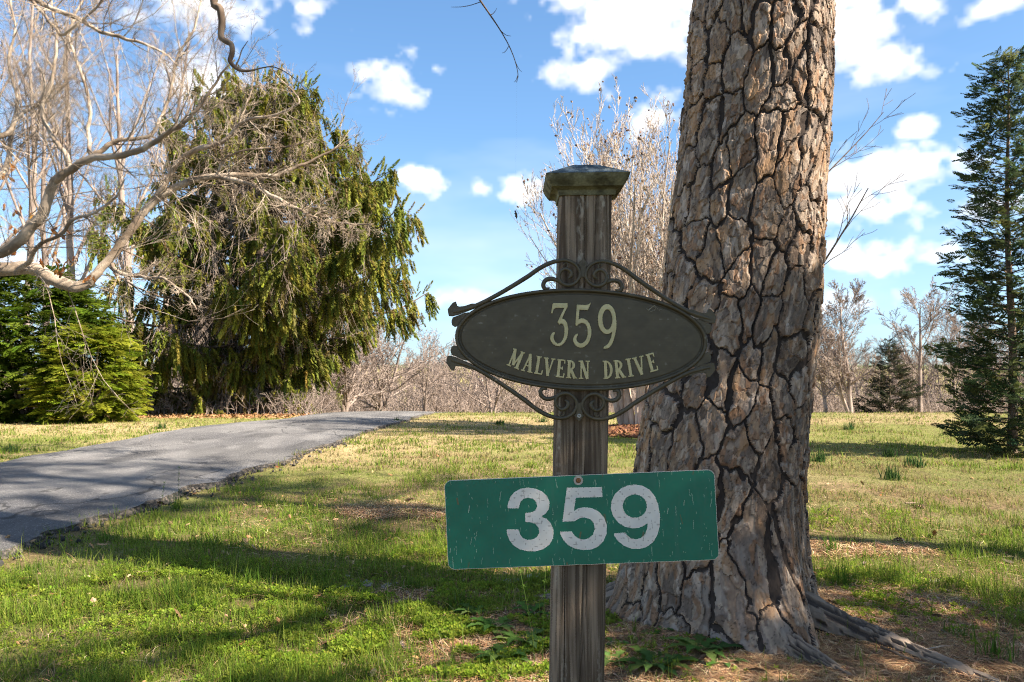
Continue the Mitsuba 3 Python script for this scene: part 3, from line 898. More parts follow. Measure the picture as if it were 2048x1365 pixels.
ed, bid, upr, eid = bark_field(TH_, ZZ, 21, .185, 71, .012, .022)
ed2, bid2, upr2, _ = bark_field(TH_, ZZ, 48, .085, 171, .009, .015)
ed3, bid3, _, _ = bark_field(TH_, ZZ, 104, .044, 271, .005, .010)
q3 = np.stack([np.cos(TH_) * RAD, np.sin(TH_) * RAD, ZZ], -1)
idn = lambda a, sd: meshkit.noise(np.stack([a * 1.0, a * 0.0, a * 0.0], -1), sd)
wn = meshkit.fbm(q3 * np.array([9, 9, 4]), 3, 41)
wid = (.0030 + .019 * np.clip(wn * 2.4 - .95, 0, 1)) * (.25 + .85 * upr ** 2) + .003 * np.clip(meshkit.fbm(q3 * 60, 2, 42) - .35, 0, 1)
# some neighbouring plates have only a hairline between them, others a deep furrow
pair = idn(np.round(eid), 57)
wid = wid * np.where(pair < .25 + .45 * (1 - upr), .12, np.where(pair > .8, 1.7, 1.0))
plate = np.clip((ed - wid * .5) / (wid * .3 + .0040), 0, 1)
crand, crand2 = idn(bid, 51), idn(bid, 52)
r2, r3 = idn(bid2 + bid * 7, 53), idn(bid2 + bid * 7, 54)
r4, r5 = idn(bid3 + bid2 * 13, 55), idn(bid3 + bid2 * 13, 56)
lev = np.clip((meshkit.fbm(q3 * np.array([30, 30, 12]) + crand[..., None] * 50, 4, 43) - .30) * 10, 0, 3.99)
strk = meshkit.fbm(q3 * np.array([130, 130, 30]), 3, 45) - .5
grain = meshkit.fbm(q3 * np.array([200, 200, 120]), 2, 46) - .5
crack2 = (1 - np.clip(ed2 / (.0012 + .0045 * np.clip(r3 - .45, 0, 1)), 0, 1)) * (r2 > .3)
h = plate * (.010 + .008 * crand + .010 * (r2 - .5) + .0070 * (r4 - .5) - .004 * crack2 + .0022 * strk + .0006 * grain)
h = h + (1 - plate) * (.005 * (meshkit.fbm(q3 * 50, 2, 47) - .5) + .004 * (r4 - .5))
R2 = trunk_radius(TH_, ZZ) - .019 + h
cx_, _ = axis_at(ZZ)
cy_ = PC[1] + 0 * ZZ
VX = cx_ + np.cos(TH_) * R2
VY = cy_ + np.sin(TH_) * R2
VT = np.stack([VX, VY, ZZ], -1).reshape(-1, 3)
# plate colours: bark shed flake by flake, each flake with its own tone
tones = np.array([[.165, .128, .102], [.225, .170, .130], [.285, .215, .155], [.200, .172, .150], [.300, .255, .210], [.215, .140, .092], [.140, .115, .098], [.245, .195, .155]])
ti = np.floor((r3 * .35 + crand2 * .25 + r5 * .40) * 1.25 * 8 - 1).astype(int) % 8
colr = tones[ti]
colr = 1.12 * colr * (.82 + .36 * crand[..., None]) * (.8 + .4 * r5[..., None]) * (.85 + .9 * strk[..., None]) * (.9 + .6 * grain[..., None])
tan_ = np.clip((meshkit.fbm(q3 * np.array([18, 18, 9]), 3, 62) - .60) * 14, 0, 1)[..., None]
colr = colr * (1 - .6 * tan_) + np.array([.36, .235, .135]) * .6 * tan_
pale = np.clip((meshkit.fbm(q3 * np.array([46, 46, 14]), 4, 63) - .62) * 14, 0, 1)[..., None]
colr = colr * (1 - .6 * pale) + np.array([.44, .40, .36]) * .6 * pale
lowp = (np.clip((meshkit.fbm(q3 * np.array([24, 24, 14]), 4, 66) - .56) * 12, 0, 1) * (meshkit.noise(q3 * 3, 67) + .25 > ZZ * 1.8))[..., None]
colr = colr * (1 - .6 * lowp) + np.array([.27, .255, .24]) * .6 * lowp      # grey lichen on the buttresses
spk = ((meshkit.fbm(q3 * np.array([210, 210, 120]), 2, 64) > .70) & (meshkit.fbm(q3 * 9, 2, 65) > .45))[..., None]
colr = np.where(spk, colr * .4, colr)
colr = np.clip(colr * np.array([1.06, .96, .86]), .01, .8).reshape(-1, 3)
nt, nz = len(tf_), len(zf)
i, j = np.meshgrid(np.arange(nz - 1), np.arange(nt), indexing='ij')
Q = np.stack([i * nt + j, i * nt + (j + 1) % nt, (i + 1) * nt + (j + 1) % nt, (i + 1) * nt + j], -1).reshape(-1, 4)
pf, bf = plate.reshape(-1), bid.reshape(-1)
qp, qb = pf[Q], bf[Q]
isp = (qp.min(1) > .12) & (qb.max(1) == qb.min(1))
# smooth normals of the whole surface, so that plates and fissures meet without seams
tri = np.vstack([Q[:, [0, 1, 2]], Q[:, [0, 2, 3]]])
fn = np.cross(VT[tri[:, 1]] - VT[tri[:, 0]], VT[tri[:, 2]] - VT[tri[:, 0]])
VN = np.zeros_like(VT)
for k in range(3):
    np.add.at(VN, tri[:, k], fn)
VN /= np.linalg.norm(VN, axis=1, keepdims=True) + 1e-20


def sub(quads, bsdf, color):
    u, inv = np.unique(quads, return_inverse=True)
    f4 = inv.reshape(quads.shape)
    f3 = np.vstack([f4[:, [0, 1, 2]], f4[:, [0, 2, 3]]])
    path = meshkit.write_ply((VT[u], f3), False, None, colr[u] if color else None, normals=None if color else VN[u])
    return {'type': 'ply', 'filename': path, 'face_normals': bool(color), 'bsdf': {'type': 'ref', 'id': bsdf}}


scene['pine_tree__trunk'] = sub(Q[~isp], 'fissure_mat', False)
_used['pine_tree__trunk'] = 1
ids, cnt = np.unique(qb[isp, 0], return_counts=True)
front = []
for a, c in zip(ids, cnt):
    front.append((c, a))
front.sort(reverse=True)
keep = [a for c, a in front[:280]]
rest = isp & ~np.isin(qb[:, 0], keep)
for a in keep:
    scene[num('pine_tree__trunk__bark_plate')] = sub(Q[isp & (qb[:, 0] == a)], 'plate_mat', True)
if rest.any():
    scene['pine_tree__trunk__bark_scales'] = sub(Q[rest], 'plate_mat', True)
    labels['pine_tree__trunk__bark_scales'] = {'kind': 'stuff'}

# the trunk above the frame, its limbs and needles
up = np.array([[axis_at(np.array(z))[0], PC[1] + .02 * z, z] for z in np.linspace(3.55, 11, 20)], float)
ur = np.array([axis_at(np.array(z))[1] - .01 for z in np.linspace(3.55, 11, 20)], float)
part('pine_tree', 'upper_trunk', tubes(up[None], ur[None], 18), 'bark_grey', smooth=True)


def roots_mesh(pts, rad, n=16, k=44, seed=1):
    """A root with ridged bark: lengthwise ridges and plates, and the tone of each."""
    c = catmull(pts, n)
    r = np.interp(np.linspace(0, 1, len(c)), np.linspace(0, 1, len(rad)), rad)
    v, f = tubes(c[None], r[None], k)
    ctr = np.repeat(c, k, 0)
    nn_ = (v - ctr) / (np.linalg.norm(v - ctr, axis=1, keepdims=True) + 1e-9)
    ang = np.tile(np.arange(k), len(c))
    along = np.repeat(np.arange(len(c)), k) * .055
    wv = meshkit.fbm(np.stack([ang * .12, along * 2.2, ang * 0.0], -1), 3, seed) - .5
    a = np.cos(ang * 2 * np.pi / k) * 4.2 + wv * 2.4
    b = np.sin(ang * 2 * np.pi / k) * 4.2 + wv * 1.7
    rid = meshkit.fbm(np.stack([a, b, along * .35], -1), 3, seed + 5)
    rg = np.abs(rid - .5)
    groove = rg < .045
    d = np.where(groove, -.010, .008 * (meshkit.noise(np.stack([a, b, along * 3], -1), seed + 9) - .3)) + .014 * (meshkit.fbm(v * np.array([38, 38, 60]), 3, seed + 7) - .5)
    col = np.array([.20, .158, .12]) * (.55 + .9 * meshkit.fbm(v * np.array([50, 50, 80]), 3, seed + 3))[:, None]
    col = np.where(groove[:, None], np.array([.05, .04, .034]), col)
    return v + nn_ * (d * np.clip(np.repeat(r, k) / .06, .3, 1))[:, None], f, col


for pts, rad, sd in (([(1.05, 3.12, .10), (1.22, 3.0, .05), (1.36, 2.86, .028), (1.52, 2.66, .015), (1.66, 2.42, 0), (1.8, 2.2, -.03)], [.085, .07, .054, .042, .034, .026], 1),
                     ([(.95, 2.85, .05), (1.06, 2.66, .02), (1.2, 2.5, .0), (1.4, 2.36, -.02)], [.06, .04, .026, .018], 2),
                     ([(.55, 3.3, .08), (.36, 3.42, .03), (.1, 3.55, .008), (-.25, 3.6, -.01), (-.6, 3.7, -.04)], [.12, .07, .04, .03, .02], 3)):
    pts = np.array(pts)
    pts[:, 2] += gz(pts[:, 0], pts[:, 1]) - .026
    rv, rf, rc = roots_mesh(pts, rad, seed=sd)
    part('pine_tree', 'root', (rv, rf), 'plate_mat', color=rc)

# crooked dead limbs that reach out of the crown and hang into the top of the picture
def limb(parent, pts, rad, mat, k=7, n=6, name='limb', wob=.0, seed=0, label=None):
    c = catmull(np.array(pts), n)
    r = np.interp(np.linspace(0, 1, len(c)), np.linspace(0, 1, len(rad)), rad)
    r = r * (.88 + .24 * meshkit.noise(np.stack([np.arange(len(c)) * .45, np.full(len(c), seed * 3.7 + .5), np.full(len(c), .5)], -1), 3))
    if wob:
        w = np.stack([meshkit.fbm(np.stack([np.arange(len(c)) * .35, np.full(len(c), 9.1 * a), np.full(len(c), seed)], -1), 3, seed + a) - .5 for a in range(3)], -1)
        c = c + w * wob
    return part(parent, name, tubes(c[None], r[None], k), mat, smooth=True, label=label), c


Yb = 5.4
hang = [at(x, y, Yb) for x, y in [(431, -12), (440, 18), (444, 45), (442, 72), (450, 82), (463, 90), (464, 108), (460, 122), (470, 135), (486, 142), (504, 141), (525, 136), (545, 134), (566, 142), (590, 158), (610, 178)]]
hang_top = [(1.35, 3.5, 5.6), (.4, 4.2, 5.9), (-.9, 4.9, 5.2), (-1.75, 5.3, 4.2)]
limb('pine_tree', hang_top + hang, [.06, .05, .040, .030, .026, .025, .024, .022, .020, .019, .018, .016, .014, .010, .007, .005, .004, .003, .0025, .002], 'bark_dark', k=9, n=5, label='crooked dead limb hanging into the top left of the picture')
side = [at(x, y, Yb) for x, y in [(470, 135), (478, 118), (484, 100), (496, 82)]]
limb('pine_tree', side, [.006, .005, .004, .002], 'bark_dark', k=5, name='twig')
Yt = 3.6
tw = [at(x, y, Yt) for x, y in [(938, -40), (952, -12), (962, 4), (980, 30), (1000, 60), (1018, 92), (1030, 122), (1036, 150), (1033, 166)]]
limb('pine_tree', [(1.25, 3.4, 4.4), (.9, 3.5, 4.6), (.3, 3.6, 4.0), (-.02, 3.6, 3.2)] + tw, [.03, .022, .016, .012, .009, .0055, .0045, .0038, .003, .0026, .0022, .0018, .0012], 'bark_dark', k=6, n=5, label='thin bare twig dangling from the top edge beside the clouds')
rng = np.random.default_rng(12)
for (x, y), (dx, dy_) in (((962, 4), (-60, 10)), ((1000, 60), (22, 12)), ((1018, 92), (-14, 14)), ((1030, 122), (14, 22)), ((980, 30), (14, -14)), ((1036, 150), (-8, 14))):
    P = [at(x + dx * t, y + dy_ * t + 4 * math.sin(3 * t), Yt + .03 * t) for t in np.linspace(0, 1, 4)]
    limb('pine_tree', P, [.002, .0018, .0014, .0008], 'bark_dark', k=4, n=3, name='twig')


def needle_tuft(n=26, L=.16, rng=np.random.default_rng(4)):
    d = rng.normal(size=(n, 3))
    d[:, 0] = np.abs(d[:, 0]) + .4
    d /= np.linalg.norm(d, axis=1, keepdims=True)
    s_ = np.cross(d, rng.normal(size=(n, 3)))
    s_ /= np.linalg.norm(s_, axis=1, keepdims=True)
    b = d * .01
    V = np.stack([b - s_ * .0035, b + s_ * .0035, d * L], 1).reshape(-1, 3)
    return V, np.arange(3 * n).reshape(-1, 3)


tv, tff = needle_tuft()
pos, az_ = [], []
for k in range(16):
    a = k * 2.4
    z0 = 7.0 + .27 * k
    L = 2.6 - .11 * k
    b0 = np.array([axis_at(np.array(z0))[0], PC[1], z0])
    dirv = np.array([math.cos(a), math.sin(a), .12 + .02 * k])
    P = [b0 + dirv * L * t + np.array([0, 0, .3 * t * t]) for t in (0, .35, .7, 1)]
    limb('pine_tree', P, [.05, .035, .022, .008], 'bark_grey', k=6, n=4)
    for m in range(34):
        t = rng.uniform(.35, 1)
        pos.append(b0 + dirv * L * t + rng.normal(0, .26, 3))
        az_.append(a + rng.normal(0, .8))
pos, az_ = np.array(pos), np.array(az_)
v, f, c = tile(tv, tff, pos, rot(az_, rng.uniform(-.2, .9, len(pos)), rng.uniform(0, 6, len(pos))), np.full(len(pos), 1.25), pick(rng, [(.05, .085, .03), (.07, .10, .035)], len(pos)))
part('pine_tree', 'crown', (v, f), 'needle_mat', color=c)

# ------------------------------------------------------------------ bare trees
def grow(P0, R0, levels, seed):
    """Branches of a bare tree, level by level. P0 (N, M, 3), R0 (N, M). levels: (children, length ratio, angle, segments, radius ratio, lift, t0, wiggle)."""
    rng = np.random.default_rng(seed)
    out = []
    P, R = np.asarray(P0, float), np.asarray(R0, float)
    for nc, lr, ang, m, rr, lift, t0, wig in levels:
        N, M = R.shape
        plen = np.linalg.norm(np.diff(P, axis=1), axis=2).sum(1)
        t = t0 + (1 - t0) * (np.arange(nc)[None] + rng.uniform(0, 1, (N, nc))) / nc
        t = np.minimum(t, .995)
        x = t * (M - 1)
        i0 = np.minimum(x.astype(int), M - 2)
        w = (x - i0)[..., None]
        n_ = np.arange(N)[:, None]
        base = P[n_, i0] * (1 - w) + P[n_, i0 + 1] * w
        pd = P[n_, i0 + 1] - P[n_, i0]
        pd /= np.linalg.norm(pd, axis=2, keepdims=True) + 1e-9
        pr = R[n_, i0] * (1 - w[..., 0]) + R[n_, i0 + 1] * w[..., 0]
        perp = np.cross(pd, rng.normal(size=pd.shape))
        perp /= np.linalg.norm(perp, axis=2, keepdims=True) + 1e-9
        a = np.radians(ang) * rng.uniform(.65, 1.3, t.shape)[..., None]
        d = pd * np.cos(a) + perp * np.sin(a)
        L = plen[:, None] * lr * (1.15 - .65 * t) * rng.uniform(.6, 1.25, t.shape)
        base, d, L, pr = base.reshape(-1, 3), d.reshape(-1, 3), L.reshape(-1), pr.reshape(-1)
        pts = [base]
        for k in range(m):
            d = d + rng.normal(0, wig, d.shape) + np.array([0, 0, lift])
            d /= np.linalg.norm(d, axis=1, keepdims=True)
            pts.append(pts[-1] + d * (L / m)[:, None])
        P = np.stack(pts, 1)
        r0 = np.maximum(pr * rr, .0012)
        R = r0[:, None] * np.linspace(1, .35, m + 1)[None]
        out.append((P, R))
    return out


def trunk_line(h, lean=(0, 0), r=.15, m=9, wob=.12, seed=0, top=.12):
    rng = np.random.default_rng(seed)
    z = np.linspace(-.15, h, m)
    w = np.cumsum(rng.normal(0, wob, (m, 2)), 0) * np.linspace(0, 1, m)[:, None]
    P = np.c_[w[:, 0] + lean[0] * z, w[:, 1] + lean[1] * z, z]
    R = r * np.linspace(1, top, m) ** .8
    R[0] *= 1.35
    return P[None], R[None]


def bare_tree(key, loc_, mat, P, R, levels, seed, sides=(9, 6, 4, 3, 3), limbs=False, rmin=0.0):
    lv = grow(P, R, levels, seed)
    loc_ = np.asarray(loc_, float)
    for a in range(len(P)):
        v, f = tubes(P[a:a + 1] + loc_, R[a:a + 1], sides[0])
        part(key, 'trunk', (v, f), mat, smooth=True)
    rest = []
    for q, (p, r) in enumerate(lv):
        r = np.maximum(r, rmin)
        if q == 0 and limbs:
            for a in range(len(p)):
                part(key, 'limb', tubes(p[a:a + 1] + loc_, r[a:a + 1], sides[1]), mat, smooth=True)
        else:
            rest.append(tubes(p + loc_, r, sides[min(q + 1, len(sides) - 1)]))
    v, f = join(*rest)
    part(key, 'crown', (v, f), mat, smooth=True)
    return lv


def gpt(px, py, Y):
    """Foot of a thing that shows at px, on the ground at depth Y."""
    x = at(px, 700, Y)[0]
    return np.array([x, Y, float(gz(x, Y))])


# tall bare trees behind the left side
rng = np.random.default_rng(31)
BACK = [(-60, 25, 13.5, 0), (52, 23, 13.5, 1), (150, 26, 13, 2), (262, 25.5, 11.5, 0), (325, 27, 13, 1), (392, 29, 12.0, 2), (95, 30, 13, 1), (440, 31, 10.5, 3)]
SIDES_ = ['far left, half out of the picture', 'near the left edge, first from it', 'with a forked pale top', 'rising behind the big white limb', 'left of the big drooping conifer', 'half hidden behind the top of the drooping conifer', 'thin and set farther back', 'short, behind the drooping conifer']
for q, (px, Y, hh, kd) in enumerate(BACK):
    k = thing(num('bare_tree'), 'tall leafless grey-brown tree ' + SIDES_[q], 'tree', 'bare trees behind the left shrubs')
    P, R = trunk_line(hh, (rng.uniform(-.05, .05), rng.uniform(-.03, .03)), rng.uniform(.11, .17), 10, .10, 100 + q)
    bare_tree(k, gpt(px, 0, Y), 'bark_pink', P, R, [(12, .42, 32, 5, .55, .10, .28, .09), (7, .5, 36, 4, .5, .06, .2, .12), (6, .5, 38, 3, .55, .05, .15, .14), (3, .6, 36, 2, .7, .03, .2, .14)], 200 + q, sides=(8, 5, 3, 3, 3), rmin=.0045)

# the near bare tree at the left: its trunk stands outside the frame, its limbs reach in over the shrubs
nt_key = thing('spreading_tree', 'leafless spreading tree reaching pale thick limbs in from the left edge', 'tree')
Yn = 8.6


def A_(pts, y0=Yn, dy_=0.0):
    return np.array([at(x, y, y0 + dy_ * k / max(1, len(pts) - 1)) for k, (x, y) in enumerate(pts)])


foot = gpt(-330, 0, Yn + .3)
tr = np.array([foot + [0, 0, -.2], foot + [.03, 0, .5], foot + [.1, 0, 1.1], foot + [.1, 0.05, 1.8], foot + [0, .1, 2.8], foot + [-.2, .3, 4.2], foot + [-.2, .5, 6.0]])
c = catmull(tr, 6)
part(nt_key, 'trunk', tubes(c[None], np.interp(np.linspace(0, 1, len(c)), [0, .1, .3, .6, 1], [.28, .22, .19, .15, .07])[None], 14), 'bark_pale', smooth=True)
s_ = Yn / FPX
LIMBS = [
    # (points measured in the photograph, change of depth along the limb, radii in measured pixels)
    ([(-290, 640), (-180, 590), (-90, 558), (0, 540), (62, 536), (110, 560), (152, 574), (186, 556), (212, 527), (240, 490), (264, 457), (285, 430), (308, 404), (336, 384), (365, 369), (398, 358), (431, 352), (490, 351), (549, 352), (585, 338), (615, 325), (660, 303), (703, 277)], .3,
     [26, 24, 23, 22, 20, 20, 17, 14, 13, 13, 13, 12, 12, 12, 11, 10, 9.5, 8, 7, 5.5, 4.6, 3.4, 2]),
    ([(304, 408), (335, 360), (360, 321), (395, 299), (448, 281), (483, 246), (510, 237), (567, 224), (598, 202), (560, 158), (548, 140)], -.5, [10, 9, 8.5, 8, 6.6, 5.4, 4.6, 3.8, 3, 2.2, 1.6]),
    ([(425, 353), (483, 365), (527, 382), (560, 400), (593, 417), (625, 432), (659, 444), (700, 448), (743, 448)], -.6, [7, 6, 5.6, 5, 4.6, 4, 3.4, 2.6, 1.8]),
    ([(-260, 560), (-120, 530), (0, 505), (40, 480), (57, 461), (88, 422), (101, 378), (118, 356), (141, 338), (185, 316), (225, 314), (259, 308), (290, 296), (316, 281), (350, 258), (378, 237), (410, 195), (440, 154), (468, 120)], -.9, [20, 18, 17, 16, 15, 14, 13, 12, 11, 10, 9, 8.5, 8, 7, 6, 5, 4, 3, 2]),
    ([(141, 338), (132, 308), (112, 285), (97, 264), (86, 235), (88, 206), (102, 170), (110, 132), (114, 66), (107, 30), (101, -10)], .4, [8, 7.5, 7, 6.5, 6, 5.5, 5, 4.6, 4, 3.5, 3]),
    ([(185, 316), (178, 290), (176, 260), (181, 220), (170, 165), (149, 110), (140, 70), (155, 20), (180, -20)], .7, [7, 6.5, 6, 5.5, 5, 4.4, 3.8, 3.2, 2.6]),
    ([(176, 318), (205, 300), (228, 284), (262, 279), (299, 272), (322, 238), (334, 206), (345, 160), (352, 119), (370, 88), (387, 62), (398, 20), (405, -14)], .2, [8, 7.5, 7, 6, 5.6, 5, 4.6, 4.2, 4, 3.6, 3.2, 2.8, 2.2]),
    ([(-180, -70), (-60, -48), (66, 0), (110, 20), (154, 37), (180, 52), (211, 66), (250, 78), (286, 88), (325, 105), (350, 130)], -.4, [13, 10, 8, 7, 6.4, 6, 5.4, 4.8, 4, 3, 2]),
    ([(66, 3), (85, 28), (105, 52), (126, 70), (150, 52), (190, 20), (214, -14)], -.3, [5, 4.5, 4, 3.8, 3.4, 3, 2.4]),
    ([(-300, 420), (-120, 330), (-40, 285), (10, 268), (30, 242), (52, 222), (80, 205), (88, 160), (70, 120)], .8, [14, 11, 9, 7.5, 6, 5, 4, 3, 2]),
    ([(-290, 470), (-100, 400), (0, 350), (20, 290), (27, 240), (34, 190), (18, 130), (30, 60), (20, -10)], 1.2, [14, 11, 9, 7, 6, 5, 4.4, 3.6, 3]),
    ([(225, 530), (240, 545), (268, 552), (300, 556), (330, 560), (372, 590), (395, 620)], -.5, [6, 6, 5.5, 5, 4, 3, 2]),
    ([(448, 281), (470, 262), (492, 210), (505, 165), (508, 130)], .2, [4, 3.6, 3, 2.4, 1.8]),
    ([(431, 352), (445, 328), (460, 312), (500, 300), (548, 296), (585, 290), (625, 280)], -.3, [4, 3.6, 3.4, 3, 2.6, 2, 1.4]),
    ([(30, 545), (60, 520), (80, 490), (120, 470), (150, 440), (190, 425), (230, 395), (250, 360)], -.8, [8, 7, 6, 5, 4.4, 3.6, 3, 2]),
]
parents = []
for q, (pts, dd, rad) in enumerate(LIMBS):
    P = A_(pts, Yn + rng.uniform(-.25, .25), dd)
    if pts[0][0] < -150 and q != 7:
        P[0] = np.interp(P[0][2], tr[:, 2], tr[:, 0]), np.interp(P[0][2], tr[:, 2], tr[:, 1]), P[0][2]
    if q == 7:
        P[0] = tr[-1]
    key, c = limb(nt_key, P, np.array(rad) * s_ * .68, 'bark_pale', k=9, n=6, wob=.035, seed=q)
    ii = np.linspace(0, len(c) - 1, 24).astype(int)
    parents.append((c[ii], np.interp(np.linspace(0, 1, 24), np.linspace(0, 1, len(rad)), rad) * s_))
PP, PR = np.array([a for a, _ in parents]), np.array([b for _, b in parents])
tw = []
for (P, R), n0 in (((PP, PR), 18),):
    lv = grow(P, np.minimum(R, .022), [(22, .26, 50, 6, .34, .06, .12, .10), (7, .5, 38, 4, .55, .04, .12, .15), (5, .55, 38, 3, .65, .02, .15, .16)], 77)
    tw += [tubes(np.asarray(p), np.maximum(r, .0013), 3) for p, r in lv]
# a curtain of fine twigs droops from the white limb
dp = []
for q in (0, 2, 13):
    lv = grow(PP[q:q + 1, 12:], np.minimum(PR[q:q + 1, 12:], .02), [(20, .36, 70, 7, .28, -.22, .05, .08), (7, .45, 32, 4, .55, -.12, .1, .13), (4, .5, 32, 3, .65, -.1, .2, .13)], 90 + q)
    tw += [tubes(np.asarray(p), np.maximum(r, .0021), 3) for p, r in lv]
v, f = join(*tw)
part(nt_key, 'crown', (v, f), 'bark_pale', smooth=True)
# withered oak-brown leaves still held on the limbs
rng = np.random.default_rng(8)


def leaf_template():
    o = np.array([(0, 0), (.18, .14), (.3, .10), (.42, .26), (.55, .14), (.72, .22), (.82, .10), (1, 0)])
    up_ = np.c_[o, .10 * np.sin(o[:, 0] * 3.1) - .35 * o[:, 1]]
    dn = np.c_[o[1:-1] * [1, -1], .10 * np.sin(o[1:-1, 0] * 3.1) - .35 * o[1:-1, 1]]
    mid = np.c_[o[1:-1, 0], 0 * o[1:-1, 0], .10 * np.sin(o[1:-1, 0] * 3.1) + .03]
    V = np.vstack([up_, dn, mid])
    F = []
    U = list(range(8))
    D = [0] + list(range(8, 14)) + [7]
    Mi = [0] + list(range(14, 20)) + [7]
    for a in range(7):
        for s0_, s1_ in ((U, Mi), (Mi, D)):
            for t3 in ((s0_[a], s1_[a], s1_[a + 1]), (s0_[a], s1_[a + 1], s0_[a + 1])):
                if len(set(t3)) == 3:
                    F.append(t3)
    return V, np.array(F)


LV, LF = leaf_template()
spots = [(15, 412), (28, 425), (30, 455), (42, 412), (8, 350), (20, 330), (62, 430), (70, 436), (98, 455), (110, 448), (125, 462), (85, 512), (92, 522), (110, 505), (118, 535), (128, 545), (122, 528), (135, 520), (148, 512), (146, 525), (178, 552), (186, 556), (190, 562), (30, 495), (14, 500), (115, 520), (50, 470), (5, 470)]
for q, (px, py) in enumerate(spots):
    n = 2
    p = np.array([at(px + rng.normal(0, 4), py + rng.normal(0, 4), Yn - .12) for _ in range(n)])
    v, f, c = tile(LV, LF, p, rot(rng.uniform(0, 6.3, n), rng.uniform(-1.4, -.5, n), rng.uniform(0, 6, n)), rng.uniform(.06, .1, n), pick(rng, [(.30, .13, .04), (.38, .18, .06), (.24, .10, .035)], n))
    part(nt_key, 'withered_leaf', (v, f), 'leaf_mat', color=c)

# ------------------------------------------------------------------ the drooping spruce
def strand_template(rng, tiers=11, L=1.0):
    """A hanging twig: needle tufts in tiers down a unit length."""
    V = []
    for k in range(tiers):
        z = -L * (k + .5) / tiers
        for m in range(3):
            a = rng.uniform(0, 6.28)
            o = np.array([math.cos(a), math.sin(a), 0])
            w = np.array([-math.sin(a), math.cos(a), 0])
            r = .085 * (1.1 - .6 * (k / tiers))
            tip = np.array([0, 0, z - .13]) + o * r
            V += [np.array([0, 0, z + .04]) - w * .03, np.array([0, 0, z + .02]) + w * .03, tip]
    return np.array(V), np.arange(len(V)).reshape(-1, 3)


sp = thing('spruce_tree', 'large drooping green conifer with hanging branchlets beyond the driveway', 'tree')
SY = 20.3
sf = gpt(518, 0, SY)
PROF = np.array([(-.1, 2.8, .9), (.3, 3.0, 1.1), (1.5, 3.2, 1.5), (2.3, 3.2, 2.2), (2.9, 3.0, 3.5), (3.6, 2.9, 3.9), (4.4, 2.5, 3.6), (5.2, 2.2, 3.1), (6.5, 1.85, 2.65), (7.6, 1.35, 1.7), (8.2, .95, 1.1), (8.6, .5, .55)])
rng = np.random.default_rng(15)
tz = np.linspace(-.2, 8.5, 14)
tp = np.c_[sf[0] + .04 * np.sin(tz * 1.3), SY + 0 * tz, sf[2] + tz]
part(sp, 'trunk', tubes(tp[None], (.25 * (1 - tz / 9.4) + .02)[None], 10), 'bark_dark', smooth=True)
ST, SFc = strand_template(rng)
bp_, br_, sb_, sr_ = [], [], [], []
spos, slen, stl = [], [], []
upos, ulen, uaz = [], [], []
dead = []
GREENS = [(.22, .235, .04), (.27, .275, .05), (.17, .20, .04), (.31, .295, .065), (.13, .165, .04), (.22, .18, .065)]
z = .12
gold = 0
while z < 8.6:
    l, r = np.interp(z, PROF[:, 0], PROF[:, 1]), np.interp(z, PROF[:, 0], PROF[:, 2])
    nb = 7 if z < 6.5 else 6
    for b in range(nb):
        gold += 2.39996 + rng.normal(0, .2)
        ca, sa = math.cos(gold), math.sin(gold)
        L = ((r if ca > 0 else l) * abs(ca) + .5 * (l + r) * abs(sa) * .9) * rng.uniform(.6, 1.1)
        L = max(L, .15)
        tt = np.linspace(0, 1, 8)
        rise = rng.uniform(-.08, .14)
        zz_ = z + L * (rise * tt - .34 * tt ** 1.3 + .40 * tt ** 3)
        P = np.c_[sf[0] + ca * L * tt, SY + sa * L * tt, sf[2] + zz_]
        P[:, :2] += rng.normal(0, .05, (8, 2)) * tt[:, None]
        bp_.append(P)
        br_.append((.010 + .011 * L) * (1 - .8 * tt))
        nsec = int(4 + 5.0 * L)
        for t in np.linspace(.2, .98, nsec) + rng.normal(0, .03, nsec):
            t = min(max(t, .1), .99)
            q = t * 7
            i0 = min(int(q), 6)
            p = P[i0] * (1 - q + i0) + P[i0 + 1] * (q - i0)
            sd_ = rng.choice([-1, 1])
            a2 = gold + sd_ * rng.uniform(.5, 1.2)
            L2 = (.22 * L * (1.12 - t) + .16) * rng.uniform(.6, 1.5)
            t2 = np.linspace(0, 1, 4)
            S = p + np.stack([np.cos(a2) * L2 * t2, np.sin(a2) * L2 * t2, L2 * (.06 * t2 - .45 * t2 ** 2)], -1)
            sb_.append(S)
            sr_.append(.008 * (1 - .7 * t2))
            if meshkit.fbm(p[None] * .75, 2, 77)[0] > .61:
                continue                           # gaps where the sky shows through
            bare_ = rng.uniform() < (.75 if t < .45 else .10)
            hang = rng.uniform(.35, 1.0) * (.55 + .16 * min(L, 3))
            nst = int(5 + 10 * L2)
            for w_ in rng.uniform(.0, 1, nst):
                q2 = w_ * 3
                j0 = min(int(q2), 2)
                pp = S[j0] * (1 - q2 + j0) + S[j0 + 1] * (q2 - j0) + rng.normal(0, .03, 3)
                if bare_:
                    if rng.uniform() < .6:
                        dead.append((pp, hang * rng.uniform(.4, 1)))
                else:
                    spos.append(pp)
                    slen.append(hang * rng.uniform(.45, 1.05) * (1 - .45 * w_))
                    stl.append((a2 + rng.normal(0, .4), rng.uniform(.0, .3) + .35 * w_))
        for m in range(4):                       # the tip turns up
            upos.append(P[-1] + rng.normal(0, .06, 3) - [ca * .12 * m, sa * .12 * m, 0])
            ulen.append(rng.uniform(.14, .40))
            uaz.append(gold)
    z += .30 if z < 5.5 else .24
v, f = join(tubes(np.array(bp_), np.array(br_), 4), tubes(np.array(sb_), np.array(sr_), 3))
part(sp, 'branches', (v, f), 'bark_dark', smooth=True, kind='stuff')
spos, slen, stl = np.array(spos), np.array(slen), np.array(stl)


